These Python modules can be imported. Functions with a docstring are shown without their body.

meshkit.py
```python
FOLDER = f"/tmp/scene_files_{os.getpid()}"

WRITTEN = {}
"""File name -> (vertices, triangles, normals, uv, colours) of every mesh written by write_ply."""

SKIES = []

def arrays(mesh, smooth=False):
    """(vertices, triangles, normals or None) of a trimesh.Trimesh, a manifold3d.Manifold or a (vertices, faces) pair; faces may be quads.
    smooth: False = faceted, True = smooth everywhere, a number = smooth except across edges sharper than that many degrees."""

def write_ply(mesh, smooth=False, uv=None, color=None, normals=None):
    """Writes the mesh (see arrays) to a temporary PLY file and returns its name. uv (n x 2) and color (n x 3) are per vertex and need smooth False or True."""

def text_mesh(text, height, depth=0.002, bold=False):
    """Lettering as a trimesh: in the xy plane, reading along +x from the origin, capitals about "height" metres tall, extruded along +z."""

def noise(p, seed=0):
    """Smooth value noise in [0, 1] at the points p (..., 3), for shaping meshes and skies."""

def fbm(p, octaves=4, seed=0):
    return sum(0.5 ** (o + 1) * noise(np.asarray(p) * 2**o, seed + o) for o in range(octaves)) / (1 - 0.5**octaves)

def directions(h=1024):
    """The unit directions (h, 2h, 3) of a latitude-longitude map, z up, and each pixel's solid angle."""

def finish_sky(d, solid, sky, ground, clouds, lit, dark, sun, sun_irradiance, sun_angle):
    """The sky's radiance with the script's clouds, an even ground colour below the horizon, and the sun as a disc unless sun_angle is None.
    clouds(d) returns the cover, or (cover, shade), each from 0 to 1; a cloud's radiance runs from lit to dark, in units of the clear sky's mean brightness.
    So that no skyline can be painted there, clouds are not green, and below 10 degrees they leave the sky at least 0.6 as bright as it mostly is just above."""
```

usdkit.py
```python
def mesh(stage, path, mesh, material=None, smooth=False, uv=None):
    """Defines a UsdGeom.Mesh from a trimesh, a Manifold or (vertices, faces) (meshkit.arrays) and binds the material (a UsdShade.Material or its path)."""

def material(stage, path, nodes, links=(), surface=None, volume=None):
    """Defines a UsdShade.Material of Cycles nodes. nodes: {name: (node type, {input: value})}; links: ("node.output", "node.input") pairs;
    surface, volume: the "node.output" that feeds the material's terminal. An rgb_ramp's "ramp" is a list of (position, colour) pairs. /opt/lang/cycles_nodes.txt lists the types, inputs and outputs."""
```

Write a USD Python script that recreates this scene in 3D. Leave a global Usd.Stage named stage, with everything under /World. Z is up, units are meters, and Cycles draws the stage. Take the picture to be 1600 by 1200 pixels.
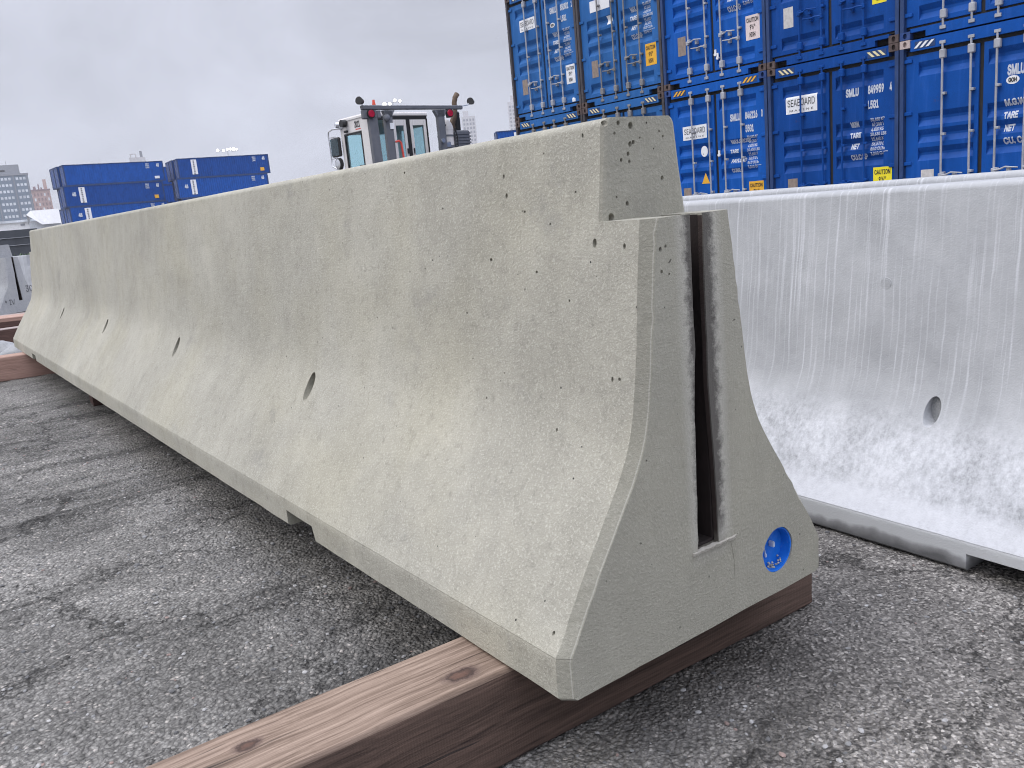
import math, random
import numpy as np, trimesh, manifold3d as m3
from shapely.geometry import Polygon, box as sbox
from pxr import Usd, UsdGeom, UsdLux, UsdShade, Gf, Sdf, Vt
import usdkit, meshkit

stage = Usd.Stage.CreateInMemory()
UsdGeom.SetStageUpAxis(stage, 'Z'); UsdGeom.SetStageMetersPerUnit(stage, 1.0)
UsdGeom.Xform.Define(stage, '/World'); UsdGeom.Scope.Define(stage, '/World/Looks')

# ------------------------------------------------------------------ camera, sky, sun, exposure
CAM = (-1.1401, -1.0103, 1.0259); YAW, PITCH, ROLL, FPX = -0.6204, 0.2130, -0.0936, 1319.5
EXPOSURE = 0.0
SKY_STRENGTH = 0.10
SKY_LEVEL = 6.45
SUN_DIR = np.array([-0.58, 0.22, 0.78]); SUN_DIR /= np.linalg.norm(SUN_DIR)
SUN_INTENSITY = 0.40

cam = UsdGeom.Camera.Define(stage, '/World/camera')
fw = np.array([-math.sin(YAW) * math.cos(PITCH), math.cos(YAW) * math.cos(PITCH), -math.sin(PITCH)])
rt = np.cross(fw, [0, 0, 1]); rt /= np.linalg.norm(rt); up = np.cross(rt, fw)
r2 = rt * math.cos(ROLL) + up * math.sin(ROLL); u2 = -rt * math.sin(ROLL) + up * math.cos(ROLL)
M = np.eye(4); M[0, :3] = r2; M[1, :3] = u2; M[2, :3] = -fw; M[3, :3] = CAM
cam.AddTransformOp().Set(Gf.Matrix4d(*M.ravel().tolist()))
cam.CreateHorizontalApertureAttr(36.0); cam.CreateVerticalApertureAttr(27.0)
cam.CreateFocalLengthAttr(36.0 * FPX / 1600.0); cam.CreateClippingRangeAttr(Gf.Vec2f(0.05, 5000))
cam.CreateExposureAttr(EXPOSURE)

elev = math.asin(SUN_DIR[2]); rot = math.atan2(SUN_DIR[0], SUN_DIR[1])
skym = usdkit.material(stage, '/World/Looks/sky_overcast', {
    'tc': ('texture_coordinate', {}), 'xyz': ('separate_xyz', {}),
    'zc': ('math', {'math_type': 'maximum', 'value2': 0.0}),
    'z2': ('math', {'math_type': 'power', 'value2': 2.6}),
    'a': ('math', {'math_type': 'multiply_add', 'value2': 3.7, 'value3': 0.95}),
    'mp': ('mapping', {'scale': (1.0, 1.0, 2.4)}),
    'n': ('noise_texture', {'scale': 2.0, 'detail': 6.0, 'roughness': 0.58, 'distortion': 0.8}),
    'nr': ('map_range', {'from_min': 0.3, 'from_max': 0.7, 'to_min': 0.75, 'to_max': 1.19}),
    'm': ('math', {'math_type': 'multiply'}),
    'lv': ('math', {'math_type': 'multiply', 'value2': SKY_LEVEL}),
    'cc': ('vector_math', {'math_type': 'scale', 'vector1': (0.955, 0.985, 1.13)}),
    'sky': ('sky_texture', {'sky_type': 'single_scattering', 'sun_disc': False, 'sun_elevation': elev, 'sun_rotation': rot}),
    'mix': ('mix_color', {'fac': 0.95, 'use_clamp': False}),
    'bg': ('background_shader', {'strength': SKY_STRENGTH})},
    [('tc.generated', 'xyz.vector'), ('xyz.z', 'zc.value1'), ('zc.value', 'z2.value1'),
     ('z2.value', 'a.value1'), ('tc.generated', 'mp.vector'), ('mp.vector', 'n.vector'), ('n.fac', 'nr.value'),
     ('a.value', 'm.value1'), ('nr.result', 'm.value2'), ('m.value', 'lv.value1'), ('lv.value', 'cc.scale'),
     ('sky.color', 'mix.a'), ('cc.vector', 'mix.b'), ('mix.result', 'bg.color')], surface='bg.background')
dome = UsdLux.DomeLight.Define(stage, '/World/sky')
UsdShade.MaterialBindingAPI.Apply(dome.GetPrim()).Bind(skym)
sun = UsdLux.DistantLight.Define(stage, '/World/sun')
sun.CreateIntensityAttr(SUN_INTENSITY); sun.CreateNormalizeAttr(True); sun.CreateAngleAttr(35.0); sun.CreateColorAttr(Gf.Vec3f(1.0, 0.96, 0.9))
zz = SUN_DIR; xx = np.cross([0, 0, 1], zz); xx /= np.linalg.norm(xx); yy = np.cross(zz, xx)
SM = np.eye(4); SM[0, :3] = xx; SM[1, :3] = yy; SM[2, :3] = zz
sun.AddTransformOp().Set(Gf.Matrix4d(*SM.ravel().tolist()))

# ------------------------------------------------------------------ helpers
used = {}
def numbered(path):
    k = used.get(path, -1) + 1; used[path] = k
    return path if k == 0 else f'{path}_{k:03d}'
def tag(p, label=None, cat=None, group=None, kind=None):
    p = p.GetPrim() if hasattr(p, 'GetPrim') else p
    for k, v in (('label', label), ('category', cat), ('group', group), ('kind', kind)):
        if v: p.SetCustomDataByKey(k, v)
    return p
def thing(name, label, cat, loc=(0, 0, 0), rotz=0.0, group=None):
    x = UsdGeom.Xform.Define(stage, numbered('/World/' + name))
    x.AddTranslateOp().Set(Gf.Vec3d(*map(float, loc))); x.AddRotateZOp().Set(float(rotz))
    return tag(x, label, cat, group)
def part(name, mesh, mat, parent=None, smooth=False, label=None):
    path = numbered((str(parent.GetPath()) if parent is not None else '/World') + '/' + name)
    if isinstance(mesh, MB): mesh = mesh.get()
    p = usdkit.mesh(stage, path, mesh, MAT[mat], smooth).GetPrim()
    if label: tag(p, label)
    return p
def dup(root, loc, rotz, label):
    was = root.GetCustomData()
    r = thing(root.GetName().rstrip('0123456789').rstrip('_'), label, was['category'], loc, rotz, was.get('group'))
    # the parts only: the source's own place is not inherited because translate and rotate are set here
    r.GetReferences().AddInternalReference(root.GetPath()); r.SetInstanceable(True)
    return r

class MB:
    def __init__(s): s.v, s.f, s.n = [], [], 0
    def add(s, v, f):
        v = np.asarray(v, float); f = np.asarray(f, int)
        if f.shape[1] == 4: f = np.vstack([f[:, [0, 1, 2]], f[:, [0, 2, 3]]])
        s.v.append(v); s.f.append(f + s.n); s.n += len(v); return s
    def mesh(s, m): return s.add(m.vertices, m.faces)
    def box(s, lo, hi, bev=0.0):
        lo, hi = np.minimum(lo, hi).astype(float), np.maximum(lo, hi).astype(float)
        if bev <= 0:
            c = np.array([[x, y, z] for x in (0, 1) for y in (0, 1) for z in (0, 1)]) * (hi - lo) + lo
            return s.add(c, [[0, 1, 3, 2], [4, 6, 7, 5], [0, 4, 5, 1], [2, 3, 7, 6], [0, 2, 6, 4], [1, 5, 7, 3]])
        p = []
        for a in range(3):
            l, h = lo + bev, hi - bev; l[a], h[a] = lo[a], hi[a]
            p += [[(l, h)[i][0], (l, h)[j][1], (l, h)[k][2]] for i in (0, 1) for j in (0, 1) for k in (0, 1)]
        m = trimesh.convex.convex_hull(np.array(p)); return s.mesh(m)
    def cyl(s, p0, p1, r, seg=10, r1=None, cap=True):
        p0, p1 = np.asarray(p0, float), np.asarray(p1, float); d = p1 - p0; d = d / np.linalg.norm(d)
        a = np.cross(d, [0, 0, 1.0] if abs(d[2]) < .9 else [1.0, 0, 0]); a /= np.linalg.norm(a); b = np.cross(d, a)
        t = np.arange(seg) * 2 * np.pi / seg; ring = np.cos(t)[:, None] * a + np.sin(t)[:, None] * b
        r1 = r if r1 is None else r1
        v = np.vstack([p0 + ring * r, p1 + ring * r1, [p0], [p1]]); i = np.arange(seg); j = (i + 1) % seg
        f = [np.c_[i, j, j + seg], np.c_[i, j + seg, i + seg]]
        if cap: f += [np.c_[j, i, np.full(seg, 2 * seg)], np.c_[i + seg, j + seg, np.full(seg, 2 * seg + 1)]]
        return s.add(v, np.vstack(f))
    def tube(s, pts, r, seg=8):
        pts = np.asarray(pts, float); rr = np.broadcast_to(r, (len(pts),))
        d = np.gradient(pts, axis=0); d /= np.linalg.norm(d, axis=1, keepdims=True)
        ref = np.array([0, 0, 1.0]) if abs(d[:, 2]).max() < .95 else np.array([0.3, 1.0, 0.1])
        rings = []
        for p, q, k in zip(pts, d, rr):
            a = np.cross(q, ref); a /= np.linalg.norm(a); b = np.cross(q, a); t = np.arange(seg) * 2 * np.pi / seg
            rings.append(p + k * (np.cos(t)[:, None] * a + np.sin(t)[:, None] * b))
        v = np.vstack(rings + [pts[:1], pts[-1:]]); F = []; i = np.arange(seg); j = (i + 1) % seg
        for q in range(len(pts) - 1): F += [np.c_[i + q * seg, j + q * seg, j + (q + 1) * seg], np.c_[i + q * seg, j + (q + 1) * seg, i + (q + 1) * seg]]
        e = len(pts) * seg; F += [np.c_[j, i, np.full(seg, e)], np.c_[i + e - seg, j + e - seg, np.full(seg, e + 1)]]
        return s.add(v, np.vstack(F))
    def quad(s, a, b, c, d): return s.add([a, b, c, d], [[0, 1, 2, 3]])
    def get(s): return (np.vstack(s.v), np.vstack(s.f))
def to_man(v, f):
    return m3.Manifold(m3.Mesh(np.asarray(v, np.float32), np.asarray(f, np.uint32)))
def man_box(lo, hi): return m3.Manifold.cube([float(h - l) for l, h in zip(lo, hi)]).translate([float(x) for x in lo])
def man_cyl(p0, p1, r, seg=32):
    b = MB().cyl(p0, p1, r, seg).get(); m = to_man(*b)
    return m if m.volume() > 0 else to_man(b[0], b[1][:, ::-1])

# ------------------------------------------------------------------ materials
MAT = {}
def mat(name, nodes, links, surface='p.BSDF', volume=None):
    MAT[name] = usdkit.material(stage, '/World/Looks/' + name, nodes, links, surface=surface, volume=volume); return name
def paint(name, col, rough=0.5, metal=0.0, var=0.25, scale=3.0, dirt=(0.10, 0.085, 0.07), dirt_amt=0.25, spec=0.4, bump=0.0, rust=0.0):
    """Painted or plain surface with soft tone changes and a little grime (noise in the thing's own coordinates)."""
    c = np.array(col)
    nodes = {'tc': ('texture_coordinate', {}), 'mp': ('mapping', {'scale': (1, 1, 0.55)}),
             'n': ('noise_texture', {'scale': scale, 'detail': 5.0, 'roughness': 0.6}),
             'n2': ('noise_texture', {'scale': scale * 9, 'detail': 4.0, 'roughness': 0.65}),
             'r': ('rgb_ramp', {'ramp': [(0.3, tuple(c * (1 - var))), (0.7, tuple(np.minimum(c * (1 + var), 0.9)))]}),
             'mul': ('math', {'math_type': 'multiply'}),
             'dr': ('map_range', {'from_min': 0.27, 'from_max': 0.5, 'to_min': 0.0, 'to_max': dirt_amt, 'clamp': True}),
             'mx': ('mix_color', {'b': dirt}), 'p': ('principled_bsdf', {'roughness': rough, 'metallic': metal, 'specular_ior_level': spec})}
    links = [('tc.object', 'mp.vector'), ('mp.vector', 'n.vector'), ('mp.vector', 'n2.vector'), ('n.fac', 'r.fac'), ('n.fac', 'mul.value1'), ('n2.fac', 'mul.value2'),
             ('mul.value', 'dr.value'), ('dr.result', 'mx.fac'), ('r.color', 'mx.a'), ('mx.result', 'p.base_color')]
    if rust:
        nodes.update({'nr': ('noise_texture', {'scale': 4.5, 'detail': 9.0, 'roughness': 0.78}), 'rr': ('map_range', {'from_min': 0.63, 'from_max': 0.70, 'to_min': 0.0, 'to_max': rust, 'clamp': True}), 'mr': ('mix_color', {'b': (0.075, 0.045, 0.035)}),
            'ms': ('mapping', {'scale': (9, 9, .8)}), 'nv': ('noise_texture', {'scale': 1.3, 'detail': 6.0, 'roughness': 0.7}), 'rv': ('map_range', {'from_min': 0.52, 'from_max': 0.75, 'to_min': 0.0, 'to_max': 0.35, 'clamp': True}), 'mvv': ('mix_color', {'b': tuple(np.minimum(c * 1.5 + .03, .8))})})
        links = links[:-1] + [('tc.object', 'nr.vector'), ('nr.fac', 'rr.value'), ('tc.object', 'ms.vector'), ('ms.vector', 'nv.vector'), ('nv.fac', 'rv.value'), ('mx.result', 'mvv.a'), ('rv.result', 'mvv.fac'), ('mvv.result', 'mr.a'), ('rr.result', 'mr.fac'), ('mr.result', 'p.base_color')]
    if bump:
        nodes['b'] = ('bump', {'strength': 0.6, 'distance': bump}); links += [('n2.fac', 'b.height'), ('b.normal', 'p.normal')]
    return mat(name, nodes, links)

# concrete of the barrier in front: grey and yellowish mottling, speckle, small dark air holes, smudges
def concrete(name, lo, hi, speck, hole=1.0, bumpd=0.004, extra=None):
    nodes = {
        'tc': ('texture_coordinate', {}),
        'n1': ('noise_texture', {'scale': 1.5, 'detail': 4.0, 'roughness': 0.6, 'distortion': 0.3}),
        'n2': ('noise_texture', {'scale': 11.0, 'detail': 6.0, 'roughness': 0.65}),
        'mps': ('mapping', {'scale': (18.0, 18.0, 1.6)}), 'ns': ('noise_texture', {'scale': 1.0, 'detail': 4.0, 'roughness': 0.6}),
        'a1': ('math', {'math_type': 'multiply', 'value2': 0.50}), 'a2': ('math', {'math_type': 'multiply_add', 'value2': 0.28}), 'a3': ('math', {'math_type': 'multiply_add', 'value2': 0.15}),
        'rc': ('rgb_ramp', {'ramp': [(0.25, lo), (0.47, tuple((np.array(lo) + hi) / 2)), (0.69, hi)]}),
        'n3': ('noise_texture', {'scale': 190.0, 'detail': 3.0, 'roughness': 0.7}), 'n4': ('noise_texture', {'scale': 48.0, 'detail': 6.0, 'roughness': 0.75}),
        's1': ('map_range', {'from_min': 0.52, 'from_max': 0.68, 'to_min': 0.0, 'to_max': 0.42, 'clamp': True}),
        's2': ('map_range', {'from_min': 0.47, 'from_max': 0.28, 'to_min': 0.0, 'to_max': 0.42, 'clamp': True}),
        'm1': ('mix_color', {'b': speck}), 'm2': ('mix_color', {'b': tuple(np.array(lo) * 0.55)}),
        # yellow cast in broad patches
        'ny': ('noise_texture', {'scale': 2.6, 'detail': 3.0}), 'sy': ('map_range', {'from_min': 0.45, 'from_max': 0.7, 'to_min': 0.0, 'to_max': 0.5, 'clamp': True}),
        'my': ('mix_color', {'blend_type': 'multiply', 'b': (1.0, 0.98, 0.89)}),
        # air holes
        'vo': ('voronoi_texture', {'scale': 34.0, 'randomness': 1.0}), 'vs': ('separate_color', {}),
        'vr': ('map_range', {'from_min': 0.62, 'from_max': 1.0, 'to_min': 0.0, 'to_max': 0.085 * hole, 'clamp': True}),
        'vd': ('math', {'math_type': 'less_than'}), 'mv': ('mix_color', {'b': (0.035, 0.033, 0.03)}),
        # grey smudges
        'nm': ('noise_texture', {'scale': 4.2, 'detail': 6.0, 'roughness': 0.7}), 'sm': ('map_range', {'from_min': 0.60, 'from_max': 0.76, 'to_min': 0.0, 'to_max': 0.5, 'clamp': True}),
        'mm': ('mix_color', {'b': (0.17, 0.17, 0.165)}),
        'b1': ('bump', {'strength': 0.5, 'distance': bumpd}), 'b2': ('bump', {'strength': 0.5, 'distance': bumpd}),
        'p': ('principled_bsdf', {'roughness': 0.78, 'specular_ior_level': 0.3})}
    links = [('tc.object', k + '.vector') for k in ('n1', 'n2', 'mps', 'n3', 'n4', 'ny', 'vo', 'nm')] + [
        ('mps.vector', 'ns.vector'), ('n1.fac', 'a1.value1'), ('n2.fac', 'a2.value1'), ('a1.value', 'a2.value3'), ('ns.fac', 'a3.value1'), ('a2.value', 'a3.value3'), ('a3.value', 'rc.fac'),
        ('n3.fac', 's1.value'), ('n4.fac', 's2.value'), ('rc.color', 'm1.a'), ('s1.result', 'm1.fac'), ('m1.result', 'm2.a'), ('s2.result', 'm2.fac'),
        ('ny.fac', 'sy.value'), ('sy.result', 'my.fac'), ('m2.result', 'my.a'), ('nm.fac', 'sm.value'), ('sm.result', 'mm.fac'), ('my.result', 'mm.a'),
        ('vo.color', 'vs.color'), ('vs.r', 'vr.value'), ('vo.distance', 'vd.value1'), ('vr.result', 'vd.value2'), ('mm.result', 'mv.a'), ('vd.value', 'mv.fac'),
        ('n3.fac', 'b1.height'), ('n4.fac', 'b2.height'), ('b1.normal', 'b2.normal'), ('b2.normal', 'p.normal')]
    last = 'mv.result'
    if extra: last = extra(nodes, links, last)
    links.append((last, 'p.base_color'))
    return mat(name, nodes, links)

def end_stains_shade(nodes, links, last):
    """dark stain beside the slot of the end face, whitish mortar along it, shade painted onto faces turned to -y and into the slot mouth (y is the distance from the end)"""
    nodes.update({'sx': ('separate_xyz', {}), 'ye': ('map_range', {'from_min': 0.004, 'from_max': 0.0012, 'to_min': 0.0, 'to_max': 1.0, 'clamp': True}),
        'gn': ('geometry', {}), 'gs': ('separate_xyz', {}), 'yn': ('map_range', {'from_min': -0.45, 'from_max': -0.62, 'to_min': 0.0, 'to_max': 0.55, 'clamp': True}),  # faces turned to -y darkened in the colour, standing in for shade
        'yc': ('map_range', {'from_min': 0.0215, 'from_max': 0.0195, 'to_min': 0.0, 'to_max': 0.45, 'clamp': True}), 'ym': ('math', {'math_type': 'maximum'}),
        'fd': ('math', {'math_type': 'subtract', 'value2': 0.0023}), 'fa': ('math', {'math_type': 'absolute'}), 'fr': ('map_range', {'from_min': 0.0011, 'from_max': 0.0005, 'to_min': 0.0, 'to_max': 0.28, 'clamp': True}), 'mfn': ('mix_color', {'b': (0.56, 0.55, 0.50)}),
        'ax': ('math', {'math_type': 'subtract', 'value2': 0.010}), 'ab': ('math', {'math_type': 'absolute'}),
        'en': ('noise_texture', {'scale': 40.0, 'detail': 8.0, 'roughness': 0.8}), 'em': ('math', {'math_type': 'multiply_add', 'value2': -0.065}),
        'st': ('map_range', {'from_min': 0.012, 'from_max': -0.006, 'to_min': 0.0, 'to_max': 0.9, 'clamp': True}),
        'zr': ('map_range', {'from_min': 0.15, 'from_max': 0.22, 'to_min': 0.0, 'to_max': 1.0, 'clamp': True}),
        'f1': ('math', {'math_type': 'multiply'}), 'f2': ('math', {'math_type': 'multiply'}), 'ms': ('mix_color', {'b': (0.055, 0.05, 0.045)}),
        'ea': ('map_range', {'from_min': 0.065, 'from_max': 0.035, 'to_min': 0.0, 'to_max': 0.38, 'clamp': True}), 'e2': ('math', {'math_type': 'multiply'}), 'e3': ('math', {'math_type': 'multiply'}), 'zm': ('map_range', {'from_min': 0.13, 'from_max': 0.19, 'to_min': 0.0, 'to_max': 1.0, 'clamp': True}), 'ml': ('mix_color', {'b': (0.47, 0.46, 0.43)}),
        'md': ('mix_color', {'b': (0.20, 0.195, 0.155)}), 'iy': ('map_range', {'from_min': 0.0012, 'from_max': 0.003, 'to_min': 0.0, 'to_max': 1.0, 'clamp': True}), 'ia': ('math', {'math_type': 'less_than', 'value2': 0.040}), 'iz': ('math', {'math_type': 'less_than', 'value2': 0.781}), 'iw': ('math', {'math_type': 'less_than', 'value2': 0.108}), 'i1': ('math', {'math_type': 'multiply'}), 'i2': ('math', {'math_type': 'multiply'}), 'i3': ('math', {'math_type': 'multiply'}), 'i4': ('math', {'math_type': 'multiply'}), 'mi': ('mix_color', {'b': (0.040, 0.029, 0.026)})})  # darkness inside the slot mouth is put into the colour
    links += [('tc.object', 'sx.vector'), ('sx.y', 'ye.value'), ('sx.x', 'ax.value1'), ('ax.value', 'ab.value1'), ('tc.object', 'en.vector'), ('en.fac', 'em.value1'), ('ab.value', 'em.value3'),
        ('em.value', 'st.value'), ('sx.z', 'zr.value'), ('st.result', 'f1.value1'), ('zr.result', 'f1.value2'), ('f1.value', 'f2.value1'), ('ye.result', 'f2.value2'),
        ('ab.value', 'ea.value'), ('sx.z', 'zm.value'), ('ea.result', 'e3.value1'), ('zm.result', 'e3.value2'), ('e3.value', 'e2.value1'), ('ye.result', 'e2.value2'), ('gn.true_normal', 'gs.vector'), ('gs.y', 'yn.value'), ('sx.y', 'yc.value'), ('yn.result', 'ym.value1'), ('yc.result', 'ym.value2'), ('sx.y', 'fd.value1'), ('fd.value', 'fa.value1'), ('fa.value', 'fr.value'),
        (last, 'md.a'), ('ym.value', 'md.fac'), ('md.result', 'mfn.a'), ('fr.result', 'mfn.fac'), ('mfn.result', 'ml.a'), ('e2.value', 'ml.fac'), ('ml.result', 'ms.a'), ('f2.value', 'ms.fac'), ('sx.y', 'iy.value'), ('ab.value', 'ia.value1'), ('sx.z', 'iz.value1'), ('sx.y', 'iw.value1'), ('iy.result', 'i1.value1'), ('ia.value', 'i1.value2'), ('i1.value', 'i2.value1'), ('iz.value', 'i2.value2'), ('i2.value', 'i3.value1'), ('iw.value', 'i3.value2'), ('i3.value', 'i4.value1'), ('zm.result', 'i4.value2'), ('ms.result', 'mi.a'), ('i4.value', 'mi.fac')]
    return 'mi.result'
concrete('fresh_concrete', (0.24, 0.231, 0.193), (0.455, 0.438, 0.370), (0.62, 0.60, 0.52), extra=end_stains_shade)
concrete('grey_concrete', (0.22, 0.225, 0.235), (0.40, 0.41, 0.42), (0.5, 0.5, 0.5))
concrete('mortar', (0.36, 0.34, 0.30), (0.52, 0.50, 0.45), (0.6, 0.58, 0.52), hole=0.6)

# white-bloomed concrete: pale drip streaks on the upright, mottled bloom on the slope, bare grey foot
mat('bloomed_concrete', {
    'tc': ('texture_coordinate', {}), 'sx': ('separate_xyz', {}),
    'wn': ('noise_texture', {'scale': 5.0, 'detail': 3.0}), 'wv': ('vector_math', {'math_type': 'scale', 'scale': 0.018}), 'wa': ('vector_math', {'math_type': 'add'}),
    'mp': ('mapping', {'scale': (0.0, 105.0, 1.9)}), 'ns': ('noise_texture', {'scale': 1.0, 'detail': 2.0, 'roughness': 0.5}),
    'sr': ('map_range', {'from_min': 0.54, 'from_max': 0.68, 'to_min': 0.0, 'to_max': 0.55, 'clamp': True}),
    'nf': ('noise_texture', {'scale': 3.5, 'detail': 4.0}), 'nfr': ('map_range', {'from_min': 0.35, 'from_max': 0.6, 'to_min': 0.25, 'to_max': 1.0, 'clamp': True}),
    'zs': ('map_range', {'from_min': 0.30, 'from_max': 0.46, 'to_min': 0.0, 'to_max': 1.0, 'clamp': True}),
    'f1': ('math', {'math_type': 'multiply'}), 'f2': ('math', {'math_type': 'multiply'}),
    'nb': ('noise_texture', {'scale': 4.5, 'detail': 9.0, 'roughness': 0.72}),
    'cb': ('rgb_ramp', {'ramp': [(0.3, (0.31, 0.318, 0.328)), (0.7, (0.44, 0.448, 0.46))]}),
    'mst': ('mix_color', {'b': (0.62, 0.63, 0.66)}),
    'mp2': ('mapping', {'scale': (36.0, 52.0, 44.0)}), 'ne': ('noise_texture', {'scale': 1.0, 'detail': 9.0, 'roughness': 0.82, 'distortion': 0.0}),
    'nl': ('noise_texture', {'scale': 4.5, 'detail': 5.0}), 'nla': ('math', {'math_type': 'multiply_add', 'value2': 0.65}),
    'er': ('rgb_ramp', {'ramp': [(0.64, (0.29, 0.295, 0.305)), (0.80, (0.47, 0.48, 0.50)), (0.98, (0.63, 0.64, 0.665))]}),
    'zl': ('map_range', {'from_min': 0.37, 'from_max': 0.27, 'to_min': 0.0, 'to_max': 1.0, 'clamp': True}), 'me': ('mix_color', {}),
    'zt': ('map_range', {'from_min': 0.155, 'from_max': 0.125, 'to_min': 0.0, 'to_max': 0.6, 'clamp': True}), 'mt': ('mix_color', {'b': (0.70, 0.71, 0.74)}),
    'zf': ('map_range', {'from_min': 0.083, 'from_max': 0.074, 'to_min': 0.0, 'to_max': 1.0, 'clamp': True}), 'mf': ('mix_color', {}),
    'nd': ('noise_texture', {'scale': 7.0, 'detail': 4.0}), 'da': ('math', {'math_type': 'multiply_add', 'value2': 0.10}),
    'df': ('rgb_ramp', {'ramp': [(0.056, (0.12, 0.12, 0.12)), (0.078, (0.27, 0.27, 0.27)), (0.090, (0.52, 0.53, 0.53))]}),
    'n3': ('noise_texture', {'scale': 210.0, 'detail': 2.0}), 'b1': ('bump', {'strength': 0.3, 'distance': 0.003}), 'b2': ('bump', {'strength': 0.25, 'distance': 0.004}),
    'p': ('principled_bsdf', {'roughness': 0.8, 'specular_ior_level': 0.25})},
    [('tc.object', k + '.vector') for k in ('sx', 'wn', 'nf', 'nb', 'mp2', 'nl', 'nd', 'n3')] + [
     ('wn.color', 'wv.vector1'), ('wv.vector', 'wa.vector1'), ('tc.object', 'wa.vector2'), ('wa.vector', 'mp.vector'), ('mp.vector', 'ns.vector'), ('ns.fac', 'sr.value'),
     ('nf.fac', 'nfr.value'), ('sx.z', 'zs.value'), ('sr.result', 'f1.value1'), ('nfr.result', 'f1.value2'), ('f1.value', 'f2.value1'), ('zs.result', 'f2.value2'),
     ('nb.fac', 'cb.fac'), ('cb.color', 'mst.a'), ('f2.value', 'mst.fac'), ('mp2.vector', 'ne.vector'), ('nl.fac', 'nla.value1'), ('ne.fac', 'nla.value3'), ('nla.value', 'er.fac'),
     ('sx.z', 'zl.value'), ('zl.result', 'me.fac'), ('mst.result', 'me.a'), ('er.color', 'me.b'), ('sx.z', 'zt.value'), ('zt.result', 'mt.fac'), ('me.result', 'mt.a'),
     ('nd.fac', 'da.value1'), ('sx.z', 'da.value3'), ('da.value', 'df.fac'), ('sx.z', 'zf.value'), ('zf.result', 'mf.fac'), ('mt.result', 'mf.a'), ('df.color', 'mf.b'), ('mf.result', 'p.base_color'),
     ('n3.fac', 'b1.height'), ('ne.fac', 'b2.height'), ('b1.normal', 'b2.normal'), ('b2.normal', 'p.normal')])

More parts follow.
